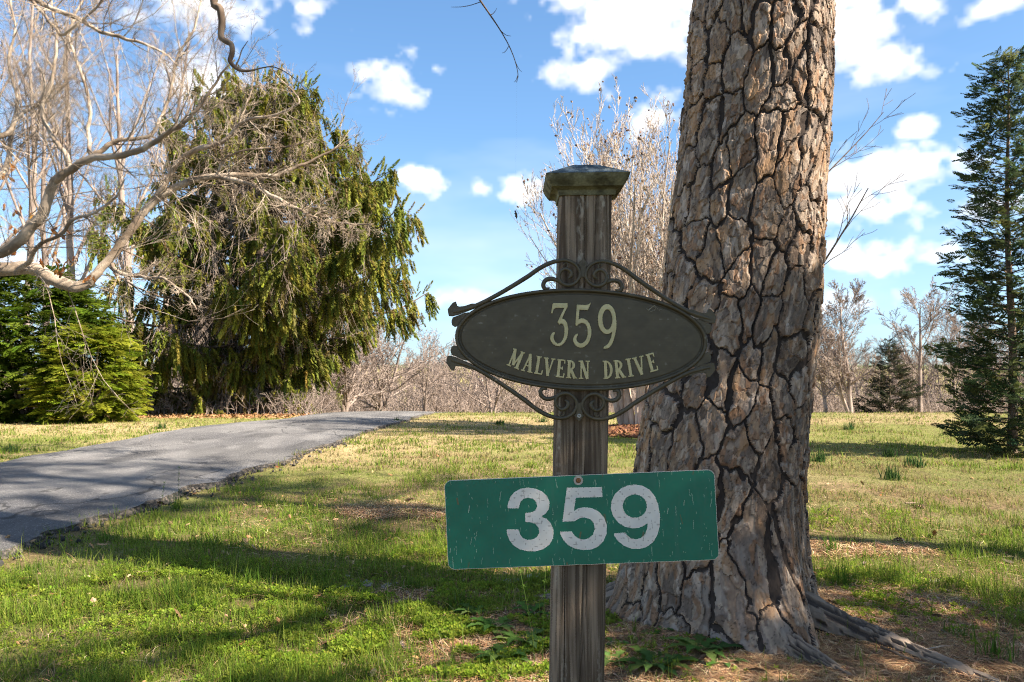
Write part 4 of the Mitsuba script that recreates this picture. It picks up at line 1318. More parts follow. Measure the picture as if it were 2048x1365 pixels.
def down_mats(az, tilt):
    """Template -z leans by tilt towards azimuth az."""
    return rot(az, -tilt * 0 + np.zeros_like(az), np.zeros_like(az)) @ np.stack([np.stack([np.cos(tilt), 0 * tilt, -np.sin(tilt)], -1), np.stack([0 * tilt, 1 + 0 * tilt, 0 * tilt], -1), np.stack([np.sin(tilt), 0 * tilt, np.cos(tilt)], -1)], 1)


sc = np.c_[.45 + .8 * slen, .45 + .8 * slen, slen]
c1 = pick(rng, GREENS, len(spos), .22)
v1 = tile(ST, SFc, spos, down_mats(stl[:, 0], stl[:, 1]), sc, c1)
upos, ulen, uaz = np.array(upos), np.array(ulen), np.array(uaz)
v2 = tile(ST * [1, 1, -1], SFc[:, ::-1], upos, down_mats(uaz, np.full(len(uaz), -.5) + rng.normal(0, .25, len(uaz))), np.c_[ulen * 2.2, ulen * 2.2, ulen], pick(rng, GREENS, len(upos), .2))
v, f, c = merge_c(v1, v2)
part(sp, 'crown', (v, f), 'needle_mat', color=c)
dp_ = np.array([p for p, _ in dead])
dl = np.array([q for _, q in dead])
k = np.linspace(0, 1, 4)
P = dp_[:, None] + np.stack([rng.normal(0, .10, (len(dp_), 1)) * k, rng.normal(0, .10, (len(dp_), 1)) * k, -dl[:, None] * k], -1)
lv = grow(P, np.full(P.shape[:2], .007), [(4, .5, 40, 2, .8, -.1, .1, .1)], 5)
v, f = join(tubes(P, np.full(P.shape[:2], .007) * np.linspace(1, .4, 4), 3), *[tubes(p, r, 3) for p, r in lv])
part(sp, 'dead_twigs', (v, f), 'bark_pink', smooth=True, kind='stuff')

# ------------------------------------------------------------------ feathery evergreens
def spray_template(rng, n=11, droop=.25, wid=.42, lw=.045):
    """A flat frond: leaflets on both sides of a drooping axis of unit length, along +x."""
    V, F = [], []
    for k in range(n):
        t = (k + .6) / n
        for sg in (-1, 1):
            b = np.array([t * .92, 0, -droop * t * t])
            L = wid * (1.05 - t) ** .7 * rng.uniform(.7, 1.15) + .05
            a = rng.uniform(.55, .95)
            d = np.array([math.cos(a), sg * math.sin(a), -.22 + rng.normal(0, .12)])
            s__ = np.array([-sg * math.sin(a), math.cos(a), .3 * rng.normal()])
            i0 = len(V)
            V += [b, b + d * L * .5 + s__ * lw, b + d * L, b + d * L * .5 - s__ * lw]
            F += [(i0, i0 + 1, i0 + 2), (i0, i0 + 2, i0 + 3)]
    i0 = len(V)
    V += [np.array([0, -.012, 0]), np.array([0, .012, 0]), np.array([1.05, 0, -droop])]
    F.append((i0, i0 + 1, i0 + 2))
    return np.array(V), np.array(F)


def shrub(key, center, rx, ry, h, n, size, pal, seed, lean=0.0, holes=.42):
    """A dense evergreen shrub to the ground: layered sprays through its volume, denser near the surface."""
    rng = np.random.default_rng(seed)
    tv_, tf_2 = spray_template(rng)
    m = n * 3
    u = rng.uniform(-.02, 1, m)
    a = rng.uniform(0, 6.283, m)
    rr = rng.uniform(0, 1, m) ** .33
    pr = np.clip(np.sqrt(np.maximum(0, 1 - np.clip((u - .25) / .78, 0, 1) ** 2.0)), .05, 1) * np.where(u < .25, .82 + .7 * u, 1)
    wob = .72 + .55 * meshkit.fbm(np.stack([np.cos(a) * 1.6 + seed, np.sin(a) * 1.6, u * 5], -1), 3, seed)
    p = np.stack([np.cos(a) * rx * rr * pr * wob + lean * u * h, np.sin(a) * ry * rr * pr * wob, u * h], -1) + center
    ok = meshkit.fbm(p * 1.7, 3, seed + 3) > holes - .12 * (rr < .8)
    p, a, u = p[ok][:n], a[ok][:n], u[ok][:n]
    k = len(p)
    M = rot(a + rng.normal(0, .5, k), rng.uniform(-.25, .45, k) + .5 * np.clip(u - .6, 0, 1), rng.normal(0, .35, k))
    v, f, c = tile(tv_, tf_2, p, M, size * rng.uniform(.6, 1.3, k), pick(rng, pal, k, .2))
    part(key, 'crown', (v, f), 'leaf_mat', color=c)
    st = []
    for q in range(14):
        aa = rng.uniform(0, 6.283)
        e = np.array([math.cos(aa) * rx * .6, math.sin(aa) * ry * .6, h * rng.uniform(.45, .85)])
        st.append([center + e * [t, t, t ** .8] for t in (0, .3, .65, 1)])
    st = np.array(st)
    part(key, 'stem', tubes(st, np.full(st.shape[:2], .03) * np.linspace(1.2, .3, 4), 5), 'bark_dark', smooth=True)


k = thing('hemlock_shrub', 'tall dark-green feathery evergreen shrub at the left edge under the thick limb', 'shrub')
shrub(k, gpt(52, 0, 15.9), 1.75, 1.4, 2.95, 2900, .40, [(.10, .15, .016), (.13, .18, .02), (.075, .12, .015)], 41)
k = thing('hemlock_shrub_001', 'bright yellow-green rounded evergreen shrub beside the driveway grass, in front of the taller one', 'shrub')
shrub(k, gpt(178, 0, 15.2), .95, .85, 1.75, 1700, .30, [(.19, .24, .020), (.23, .27, .026), (.26, .28, .034)], 42)
k = thing('hemlock_shrub_002', 'dark evergreen shrub half outside the left edge of the picture', 'shrub')
shrub(k, gpt(-120, 0, 15.9), 1.5, 1.2, 2.9, 1300, .45, [(.045, .085, .012), (.06, .11, .016)], 43)


def cedar(key, foot_, h, prof_, pal, seed, n_per=1.0, size=.36, dens=.105, bare=.1):
    """An upright conifer: trunk, rising branches shorter towards the top, flat sprays on each."""
    rng = np.random.default_rng(seed)
    tz_ = np.linspace(-.1, h * .985, 12)
    tp_ = np.c_[foot_[0] + .03 * np.sin(tz_ * 1.7), foot_[1] + .02 * np.cos(tz_), foot_[2] + tz_]
    part(key, 'trunk', tubes(tp_[None], ((.022 * h * .5) * (1 - tz_ / h) + .006)[None], 8), 'bark_dark', smooth=True)
    tv_, tf_2 = spray_template(rng, 9, .12, .34, .05)
    bp, br, pos_, az2, pit, siz, cl = [], [], [], [], [], [], []
    z = bare
    g = rng.uniform(0, 6)
    while z < h * .985:
        for b in range(3):
            g += 2.39996 + rng.normal(0, .2)
            L = np.interp(z / h, prof_[:, 0], prof_[:, 1]) * rng.uniform(.55, 1.15)
            tt = np.linspace(0, 1, 5)
            el = .10 + .75 * (z / h) ** 2
            P = np.c_[foot_[0] + math.cos(g) * L * tt, foot_[1] + math.sin(g) * L * tt, foot_[2] + z + L * (el * tt - .12 * tt + .25 * tt ** 3)]
            bp.append(P)
            br.append((.004 + .011 * L) * (1 - .85 * tt))
            for t in rng.uniform(.22, 1.0, max(3, int(n_per * (4 + 10 * L)))):
                q = t * 4
                i0 = min(int(q), 3)
                p = P[i0] * (1 - q + i0) + P[i0 + 1] * (q - i0)
                pos_.append(p + rng.normal(0, .035 + .06 * L * (1 - t), 3))
                az2.append(g + rng.normal(0, .75))
                pit.append(rng.uniform(-.15, .7))
                siz.append(size * rng.uniform(.45, 1.1) * (.5 + .5 * min(1, L)))
        z += dens * rng.uniform(.7, 1.3)
    part(key, 'branches', tubes(np.array(bp), np.array(br), 3), 'bark_dark', smooth=True, kind='stuff')
    n = len(pos_)
    v, f, c = tile(tv_, tf_2, np.array(pos_), rot(np.array(az2), np.array(pit), rng.normal(0, .6, n)), np.array(siz), pick(rng, pal, n, .2))
    part(key, 'crown', (v, f), 'needle_mat', color=c)


k = thing('cedar_tree', 'tall narrow dark evergreen with open feathery top at the right edge of the field', 'tree')
cf_ = gpt(2022, 0, 9.4)
cedar(k, cf_, 4.75, np.array([(0, .68), (.05, .78), (.2, .80), (.4, .70), (.55, .60), (.75, .42), (.9, .30), (1, .12)]), [(.055, .085, .038), (.07, .10, .04), (.10, .115, .04), (.06, .09, .052)], 53, 1.8, .33, .076, .02)

# ------------------------------------------------------------------ trees and brush beyond the crest of the field
def f_seed(rng, tips, n, size, pal):
    """Small dry seed heads at branch ends."""
    ii = rng.integers(0, len(tips), n)
    oct_ = np.array([(1, 0, 0), (-1, 0, 0), (0, 1, 0), (0, -1, 0), (0, 0, 1.5), (0, 0, -1.5)]) * .5
    of = np.array([(0, 2, 4), (2, 1, 4), (1, 3, 4), (3, 0, 4), (2, 0, 5), (1, 2, 5), (3, 1, 5), (0, 3, 5)])
    p = tips[ii] + rng.normal(0, .03, (n, 3))
    return tile(oct_, of, p, rot(rng.uniform(0, 6, n), rng.uniform(-1, 1, n), rng.uniform(0, 6, n)), rng.uniform(.6, 1.4, n) * size, pick(rng, pal, n))


# the many-stemmed crape myrtle behind the sign
k = thing('crape_myrtle', 'leafless many-stemmed pale tree with dry seed heads behind the plaque and pine', 'tree')
rng = np.random.default_rng(61)
mf = gpt(1275, 0, 12.6)
Ps, Rs = [], []
for q in range(26):
    a = q * 2.4 + rng.uniform(-.3, .3)
    sp_ = rng.uniform(.3, 1.9)
    hgt = rng.uniform(4.0, 5.0) - .55 * sp_
    t = np.linspace(0, 1, 8)
    Ps.append(np.c_[.18 * math.cos(a) + math.cos(a) * sp_ * t ** 1.2 + .06 * np.sin(t * 7 + q), .18 * math.sin(a) + math.sin(a) * sp_ * t ** 1.2, -.1 + hgt * t])
    Rs.append(.042 * (1 - .75 * t))
Ps, Rs = np.array(Ps), np.array(Rs)
lv = bare_tree(k, mf, 'bark_cream', Ps, Rs, [(13, .42, 26, 5, .5, .15, .18, .08), (8, .45, 28, 4, .6, .13, .12, .1), (5, .5, 30, 3, .7, .1, .15, .12)], 62, sides=(7, 4, 3, 3), rmin=.0036)
tips = np.vstack([lv[-1][0][:, -1], lv[-1][0][:, -2]]) + mf
tips = tips[tips[:, 2] > 1.6]
v, f, c = f_seed(rng, tips, 2000, .034, [(.20, .13, .09), (.28, .20, .14), (.13, .085, .06)])
part(k, 'seed_heads', (v, f), 'dry_mat', color=c, kind='stuff')
# its ring of brown mulch
rr = np.sqrt(rng.uniform(0, 1, 2600)) * 1.0
aa = rng.uniform(0, 6.283, 2600)
mx, my = mf[0] + .1 + rr * np.cos(aa) * 1.1, mf[1] - .25 + rr * np.sin(aa)
oct_v = np.array([(1, 0, 0), (-1, 0, 0), (0, .35, 0), (0, -.35, 0), (0, 0, .25), (0, 0, -.25)])
oct_f = np.array([(0, 2, 4), (2, 1, 4), (1, 3, 4), (3, 0, 4), (2, 0, 5), (1, 2, 5), (3, 1, 5), (0, 3, 5)])
v, f, c = tile(oct_v, oct_f, np.stack([mx, my, gz(mx, my) + .02 + .10 * (1 - rr)], -1), rot(rng.uniform(0, 6, 2600), rng.normal(0, .4, 2600), rng.uniform(0, 6, 2600)), rng.uniform(.03, .09, 2600), pick(rng, [(.17, .08, .045), (.24, .12, .06), (.11, .055, .035)], 2600))
scene['mulch'] = mikit.ply((v, f), 'dry_mat', color=c)
thing('mulch', 'ring of reddish brown mulch round the foot of the many-stemmed tree', 'mulch', kind='stuff')

# a young bare tree hidden behind the pine: its twigs show right of the trunk
k = thing('young_tree', 'leafless young tree behind the pine, dark twigs rising to the right of its trunk', 'tree')
P, R = trunk_line(4.9, (.0, 0), .045, 8, .05, 71)
bare_tree(k, gpt(1580, 0, 9.6), 'bark_dark', P, R, [(10, .40, 52, 5, .5, .06, .28, .07), (6, .5, 30, 4, .55, .05, .2, .09), (4, .5, 30, 3, .7, .03, .2, .1)], 72, sides=(7, 4, 3, 3), rmin=.003)

# rounded bare trees over the crest, centre left
MID = [(765, 34, 4.9, 1.05, 'rounded leafless tree beyond the crest of the driveway'), (690, 31, 3.9, 1.1, 'low twiggy leafless tree right of the drooping conifer'), (850, 43, 5.2, .8, 'leafless tree just left of the plaque, over the crest'), (985, 40, 5.2, .7, 'forked leafless tree under the left end of the plaque'),
       (925, 52, 6.0, .7, 'hazy leafless tree beyond the field, left of the forked one'), (1060, 50, 5.5, .7, 'leafless tree low behind the post, beyond the field'), (625, 38, 5.2, .9, 'leafless tree mostly hidden by the drooping conifer')]
for q, (px, Y, hh, spread, lb) in enumerate(MID):
    k = thing(num('bare_tree'), lb, 'tree', 'bare trees beyond the field')
    Ps, Rs = [], []
    ns = 4 if spread > 1 else 2
    for b in range(ns):
        a = b * 6.283 / ns + q
        P, R = trunk_line(hh * .75, (math.cos(a) * .30 * spread, math.sin(a) * .3 * spread), .10, 8, .07, 300 + 10 * q + b)
        Ps.append(P[0])
        Rs.append(R[0])
    bare_tree(k, gpt(px, 0, Y), 'bark_pink', np.array(Ps), np.array(Rs), [(11, .58, 46, 5, .5, .05, .1, .1), (9, .5, 42, 4, .5, .03, .12, .13), (6, .5, 42, 3, .6, .02, .15, .14)], 330 + q, sides=(6, 4, 3, 3), rmin=.0085)

# bare trees and a cedar on the right horizon
for q, (px, Y, hh, r, lb) in enumerate([(1700, 44, 6.3, .15, 'leafless tree with leaning forked trunk on the right horizon, beside the pine'), (1838, 48, 7.0, .16, 'tall rounded leafless tree on the right horizon, between cedar and evergreen'), (1652, 50, 6.2, .13, 'leafless tree on the right horizon touching the pine trunk'),
                                        (1908, 58, 7.0, .14, 'pale leafless tree behind the narrow evergreen'), (1990, 60, 6.5, .14, 'leafless tree behind the right edge evergreen, farthest right')]):
    k = thing(num('bare_tree'), lb, 'tree', 'bare trees on the right horizon')
    P, R = trunk_line(hh, (-.06 if q == 0 else 0, 0), r, 9, .13 if q != 1 else .05, 400 + q)
    if q == 0:
        P = np.vstack([P, P * [1, 1, 1] + (np.linspace(0, 1, 9) ** 1.3)[None, :, None] * np.array([-2.2, 0, -1.2])])
        R = np.vstack([R, R * .8])
    bare_tree(k, gpt(px, 0, Y), 'bark_pink', P, R, [(15, .52, 40, 6, .5, .06, .16, .08), (9, .5, 36, 4, .5, .06, .12, .11), (7, .5, 36, 3, .6, .04, .12, .12), (4, .5, 36, 2, .7, .02, .15, .13)], 420 + q, sides=(7, 4, 3, 3, 3), rmin=.0105)
k = thing('cedar_tree_001', 'small dark conical cedar on the right horizon between two bare trees', 'tree')
cedar(k, gpt(1778, 0, 47), 4.9, np.array([(0, 1.5), (.1, 1.7), (.4, 1.2), (.7, .65), (.9, .3), (1, .1)]), [(.045, .05, .028), (.06, .06, .034), (.035, .042, .026)], 52, .55, .8, .16)

# the brown winter wood along the far side, too far to tell its trees apart
rng = np.random.default_rng(81)
n = 330
wx = np.concatenate([rng.uniform(-26, 6, 150), rng.uniform(8, 46, 110), rng.uniform(-60, -26, 40), rng.uniform(46, 75, 30)])
wy = np.concatenate([rng.uniform(52, 80, 150), rng.uniform(60, 88, 110), rng.uniform(40, 70, 40), rng.uniform(55, 85, 30)])
Ps, Rs = [], []
for q in range(n):
    P, R = trunk_line(rng.uniform(3.4, 5.6) if q < 260 else rng.uniform(6, 10), (rng.normal(0, .08), rng.normal(0, .08)), rng.uniform(.07, .13), 5, .16, 500 + q)
    Ps.append(P[0] + [wx[q], wy[q], float(gz(wx[q], wy[q]))])
    Rs.append(R[0])
Ps, Rs = np.array(Ps), np.array(Rs)
lv = grow(Ps, Rs, [(9, .5, 42, 3, .6, .05, .08, .12), (7, .5, 42, 2, .6, .03, .1, .15), (3, .55, 40, 2, .7, .02, .1, .15)], 82)
v, f = join(tubes(Ps, Rs, 4), *[tubes(p, np.maximum(r, .014), 3) for p, r in lv])
scene['woods'] = mikit.ply((v, f), 'bark_pink', smooth=True)
thing('woods', 'brown leafless winter wood along the far side of the field', 'woods', kind='stuff')
# brush and bramble at its foot
n = 9000
bx = np.concatenate([rng.uniform(-30, 10, n // 2), rng.uniform(8, 60, n // 2)])
by = np.concatenate([rng.uniform(44, 62, n // 2), rng.uniform(52, 70, n // 2)])
bz = gz(bx, by)
k4 = np.linspace(0, 1, 4)
hh = rng.uniform(.7, 2.3, n)
P = np.stack([bx, by, bz], -1)[:, None] + np.stack([rng.normal(0, .6, (n, 1)) * k4 ** 1.5, rng.normal(0, .6, (n, 1)) * k4 ** 1.5, hh[:, None] * k4], -1)
lv = grow(P, np.full((n, 4), .016), [(3, .5, 45, 2, .8, .0, .2, .2)], 83)
v, f = join(tubes(P, np.full((n, 4), .02) * np.linspace(1, .5, 4), 3), *[tubes(p, np.maximum(r, .012), 3) for p, r in lv])
scene['brush'] = mikit.ply((v, f), 'bark_pink', smooth=True)
thing('brush', 'low brown winter brush in front of the far wood', 'brush', kind='stuff')
# brown undergrowth and leaf litter under the conifer and shrubs at the left
n = 1500
ux, uy = rng.uniform(-12.5, -4.4, n), rng.uniform(18.2, 21.0, n)
hh = rng.uniform(.2, .6, n)
P = np.stack([ux, uy, gz(ux, uy)], -1)[:, None] + np.stack([rng.normal(0, .22, (n, 1)) * k4 ** 1.5, rng.normal(0, .22, (n, 1)) * k4 ** 1.5, hh[:, None] * k4], -1)
lv = grow(P, np.full((n, 4), .007), [(3, .5, 45, 2, .8, .0, .2, .2)], 84)
v, f = join(tubes(P, np.full((n, 4), .008) * np.linspace(1, .5, 4), 3), *[tubes(p, np.maximum(r, .005), 3) for p, r in lv])
scene['undergrowth'] = mikit.ply((v, f), 'bark_pink', smooth=True)
thing('undergrowth', 'brown dead twiggy undergrowth at the foot of the conifer and shrubs', 'undergrowth', kind='stuff')
n = 9000
ux, uy = rng.uniform(-11, -2.6, n), rng.normal(17.9, .55, n)
ok = ~((ux > left_edge(uy) - .1) & (ux < right_edge(uy) + .1))
ux, uy = ux[ok], uy[ok]
n = len(ux)
v, f, c = tile(LV, LF, np.stack([ux, uy, gz(ux, uy) + .015], -1), rot(rng.uniform(0, 6.3, n), rng.normal(0, .35, n), rng.normal(0, .5, n)), rng.uniform(.05, .11, n), pick(rng, [(.27, .14, .06), (.34, .19, .09), (.19, .10, .05), (.40, .26, .13)], n))
scene['leaf_litter'] = mikit.ply((v, f), 'dry_mat', color=c)
thing('leaf_litter', 'orange-brown fallen leaves along the edge of the conifer and driveway', 'fallen leaves', kind='stuff')

# ------------------------------------------------------------------ trees outside the frame whose shade falls into it
k = thing('cedar_tree_002', 'dense evergreen standing outside the right edge that shades the signs', 'tree')
cedar(k, np.array([5.2, 1.45, 0.0]), 4.9, np.array([(0, 1.0), (.1, 1.2), (.4, 1.05), (.7, .75), (.9, .4), (1, .12)]), [(.03, .05, .02), (.04, .06, .022)], 91, .8, .5, .13)
k = thing('pine_tree_001', 'tall pine outside the right edge whose high crown shades the driveway', 'tree')
P, R = trunk_line(12.5, (.0, .0), .2, 12, .05, 92)
pf_ = np.array([8.3, 2.4, 0.0])
part(k, 'trunk', tubes(P + pf_, R, 12), 'bark_grey', smooth=True)
rng = np.random.default_rng(93)
pos, az_ = [], []
for q in range(26):
    a = q * 2.4
    z0 = 7.6 + .24 * q
    L = 2.3 - .07 * q
    b0 = np.array([np.interp(z0, P[0][:, 2], P[0][:, 0]), np.interp(z0, P[0][:, 2], P[0][:, 1]), z0]) + pf_
    dirv = np.array([math.cos(a), math.sin(a), .10 + .02 * q])
    limb(k, [b0 + dirv * L * t + np.array([0, 0, .3 * t * t]) for t in (0, .35, .7, 1)], [.05, .035, .022, .008], 'bark_grey', k=6, n=4)
    for m in range(46):
        t = rng.uniform(.3, 1)
        pos.append(b0 + dirv * L * t + rng.normal(0, .24, 3))
        az_.append(a + rng.normal(0, .8))
pos, az_ = np.array(pos), np.array(az_)
v, f, c = tile(tv, tff, pos, rot(az_, rng.uniform(-.2, .9, len(pos)), rng.uniform(0, 6, len(pos))), np.full(len(pos), 1.5), pick(rng, [(.05, .085, .03), (.07, .10, .035)], len(pos)))
part(k, 'crown', (v, f), 'needle_mat', color=c)
k = thing(num('bare_tree'), 'leafless tree outside the frame at the right whose limbs shade the front lawn', 'tree')
P, R = trunk_line(6.7, (.0, .0), .12, 10, .05, 94)
bt = np.array([6.6, 1.0, 0])
bare_tree(k, bt, 'bark_grey', P, R, [(8, .45, 50, 5, .55, .03, .4, .1), (4, .5, 40, 4, .5, .03, .2, .12), (3, .5, 40, 3, .6, .02, .2, .13)], 95, sides=(8, 5, 3, 3))
for pts, rad in (([(6.6, 1.0, 5.6), (6.1, 1.05, 5.75), (5.6, 1.05, 5.6), (4.9, .85, 5.3), (4.3, .68, 5.05), (3.7, .6, 4.9)], [.075, .07, .062, .05, .04, .02]),
                 ([(5.5, 1.03, 5.58), (5.1, 1.2, 5.75), (4.5, 1.3, 5.7), (3.9, 1.35, 5.75)], [.045, .036, .028, .014]),
                 ([(4.9, .85, 5.3), (4.5, .6, 5.5), (4.0, .3, 5.5), (3.5, .1, 5.6)], [.04, .034, .026, .012]),
                 ([(6.6, 1.0, 4.6), (6.0, .7, 4.9), (5.4, .35, 4.9), (4.8, .2, 5.05)], [.06, .05, .036, .016])):
    _, c = limb(k, pts, rad, 'bark_grey', k=7, n=5, wob=.08, seed=7)
    lv = grow(c[None], np.full((1, len(c)), .018), [(9, .35, 50, 4, .5, .02, .25, .12), (4, .5, 40, 3, .6, .0, .2, .12)], 96)
    part(k, 'twigs', join(*[tubes(p, r, 3) for p, r in lv]), 'bark_grey', smooth=True, kind='stuff')
k = thing('cedar_tree_003', 'broad evergreen close outside the right edge whose shade falls on the post and both signs', 'tree')
cedar(k, np.array([2.75, .30, 0.0]), 4.35, np.array([(0, .7), (.1, .9), (.4, 1.0), (.7, .85), (.88, .5), (1, .1)]), [(.03, .05, .02), (.04, .06, .022)], 96, 1.0, .5, .11)

# ------------------------------------------------------------------ grass
def on_drive(x, y, m=0.0):
    return (x > np.interp(y, dy, LX) - m) & (x < np.interp(y, dy, RX) + m)


def straw_zone(x, y):
    """0..1: how much the turf gives way to pine needles and bare soil."""
    p = np.stack([x, y, 0 * x], -1)
    nz_ = meshkit.fbm(p * 2.2, 3, 15) - .5
    a = 1.25 - np.hypot((x - .95) / 1.15, (y - 2.75) / .95) + nz_ * .9                       # round the trunk and in front of it
    b = .9 - np.hypot((x + .75) / .75, (y - 5.75) / .35) + nz_ * 1.2                        # bare needle patch left of the sign
    c = .8 - np.hypot((x + .35) / .95, (y - 3.62) / .16) + nz_ * 1.2                        # the root line left of the trunk
    d = .55 - np.abs(x - np.interp(y, dy, RX) - .12) / .28 + nz_ * 1.2                      # crumbling verge of the driveway
    d = np.where(y > 9.5, d - (y - 9.5) * .2, d)
    e = .75 - np.hypot((x - 1.9) / 1.4, (y - 2.7) / .8) + nz_ * 1.1
    g = .85 - np.hypot((x - 1.75) / .7, (y - 4.55) / .3) + nz_ * 1.3
    return np.clip(np.max([a, b, c, d, e, g], axis=0) * 2.5, 0, 1)


def dryness(x, y):
    p = np.stack([x, y, 0 * x], -1)
    big = meshkit.fbm(p * .55, 3, 17)
    mid = meshkit.fbm(p * 1.9, 3, 18)
    d = (big * .55 + mid * .45 - .5) * 2.6 + .42
    d = d - .62 * np.clip((6.6 - y) / 3.0, 0, 1) + .25 * np.clip((y - 8) / 6, 0, 1) + .20 * np.clip((x - 1.2) / 2, 0, 1) * np.clip((y - 5) / 2, 0, 1)
    return np.clip(d, 0, 1)


def blades(x, y, h, w, rng, col, seg=3, lie=.5, bsdf=None):
    n = len(x)
    z = gz(x, y)
    a = rng.uniform(0, 6.283, n)
    bend = np.abs(rng.normal(lie, .28, n))
    dirx, diry = np.cos(a), np.sin(a)
    sx, sy = -np.sin(a), np.cos(a)
    t = np.linspace(0, 1, seg + 1)
    th_ = bend[:, None] * (.35 + 1.0 * t[None])
    st = (h / seg)[:, None]
    cx_ = np.cumsum(np.c_[np.zeros(n), (np.sin(th_[:, 1:]) * st)], 1)
    cz_ = np.cumsum(np.c_[np.zeros(n) - .012, (np.cos(th_[:, 1:]) * st)], 1)
    px_ = x[:, None] + dirx[:, None] * cx_
    py_ = y[:, None] + diry[:, None] * cx_
    pz_ = z[:, None] + cz_
    wd = (w[:, None] * (1 - t[None] ** 1.6) * .5)[:, :seg]
    Lf = np.stack([px_[:, :seg] - sx[:, None] * wd, py_[:, :seg] - sy[:, None] * wd, pz_[:, :seg]], -1)
    Rt = np.stack([px_[:, :seg] + sx[:, None] * wd, py_[:, :seg] + sy[:, None] * wd, pz_[:, :seg]], -1)
    tip = np.stack([px_[:, -1], py_[:, -1], pz_[:, -1]], -1)[:, None]
    V = np.concatenate([Lf, Rt, tip], 1)
    F = []
    for k in range(seg - 1):
        F += [(k, seg + k, seg + k + 1), (k, seg + k + 1, k + 1)]
    F.append((seg - 1, 2 * seg - 1, 2 * seg))
    F = np.array(F)
    nv = 2 * seg + 1
    return V.reshape(-1, 3), (F[None] + (np.arange(n) * nv)[:, None, None]).reshape(-1, 3), np.repeat(col, nv, 0)


def lawn(rng, n, y0, y1, hmin, hmax, w, seg, power=1.0, xpad=.55, keep_bare=.06):
    """Blades between two depths over the width that the photograph shows and a strip beside it."""
    u = rng.uniform(0, 1, n)
    y = y0 * (y1 / y0) ** (u ** power)
    half = .66 * y + xpad
    x = rng.uniform(-1, 1, n) * half
    ok = ~on_drive(x, y, -.05) & (np.hypot(x - .84, y - 3.3) > .42)
    sz = straw_zone(x, y)
    ok &= rng.uniform(0, 1, n) > sz * (1 - keep_bare)
    cl = meshkit.fbm(np.stack([x, y, 0 * x], -1) * 4.5, 3, 19)
    ok &= rng.uniform(0, 1, n) < .62 + 1.3 * np.clip(cl - .25, 0, 1)
    x, y, cl = x[ok], y[ok], cl[ok]
    n = len(x)
    dr_ = dryness(x, y)
    isdry = rng.uniform(0, 1, n) < dr_ * .85 + .05
    g = pick(rng, [(.15, .225, .03), (.19, .255, .038), (.11, .185, .026), (.23, .27, .055)], n, .2)
    s_2 = pick(rng, [(.28, .22, .105), (.34, .275, .14), (.22, .165, .08), (.25, .225, .085)], n, .18)
    col = np.where(isdry[:, None], s_2, g)
    tuft = np.clip((cl - .42) * 3.2, 0, 1)
    h = (hmin + (hmax - hmin) * rng.uniform(0, 1, n) ** 1.6) * (.6 + .9 * tuft) * np.where(isdry, .75, 1.0)
    return blades(x, y, h, np.full(n, w) * rng.uniform(.6, 1.3, n), rng, col, seg, lie=.55)


rng = np.random.default_rng(101)
G = [lawn(rng, 190000, 2.2, 4.6, .03, .10, .0036, 3), lawn(rng, 130000, 4.6, 8.0, .03, .085, .0062, 2), lawn(rng, 90000, 8.0, 14.0, .035, .085, .012, 2), lawn(rng, 50000, 14.0, 24.0, .04, .09, .024, 1)]
def strays(rng, n, y0, y1, h, w, lie, pal, thr):
    y = y0 * (y1 / y0) ** rng.uniform(0, 1, n)
    x = rng.uniform(-1, 1, n) * (.66 * y + .5)
    ok = ~on_drive(x, y, .02) & (np.hypot(x - .84, y - 3.3) > .45) & (meshkit.fbm(np.stack([x, y, 0 * x], -1) * 2.6, 3, 29) > thr) & (rng.uniform(0, 1, n) > .8 * straw_zone(x, y))
    x, y = x[ok], y[ok]
    return blades(x, y, h * rng.uniform(.55, 1.2, len(x)), np.full(len(x), w) * rng.uniform(.6, 1.2, len(x)), rng, pick(rng, pal, len(x), .2), 4, lie=lie)


G += [strays(rng, 9000, 2.3, 6.0, .14, .0048, .5, [(.15, .21, .03), (.20, .25, .05), (.12, .18, .03)], .52), strays(rng, 14000, 2.3, 7.0, .11, .0030, 1.25, [(.36, .29, .16), (.28, .21, .11), (.42, .35, .21)], .3)]
v, f, c = merge_c(*G)
scene['grass'] = mikit.ply((v, f), 'leaf_mat', color=c)
thing('grass', 'patchy spring lawn of green and straw-coloured grass', 'grass', kind='stuff')

# taller tufts one can pick out
def tuft(key, label, x, y, n, h, w, col, seed, spread=.03, group=None, lie=.35):
    rng = np.random.default_rng(seed)
    ra, rr_ = rng.uniform(0, 6.283, n), 1.5 * spread * rng.uniform(0, 1, n)
    xx, yy = x + rr_ * np.cos(ra), y + rr_ * np.sin(ra)
    v, f, c = blades(xx, yy, h * rng.uniform(.5, 1.1, n), np.full(n, w) * rng.uniform(.6, 1.2, n), rng, pick(rng, col, n, .15), 4, lie=lie)
    scene[key] = mikit.ply((v, f), 'leaf_mat', color=c)
    thing(key, label, 'grass tuft', group)


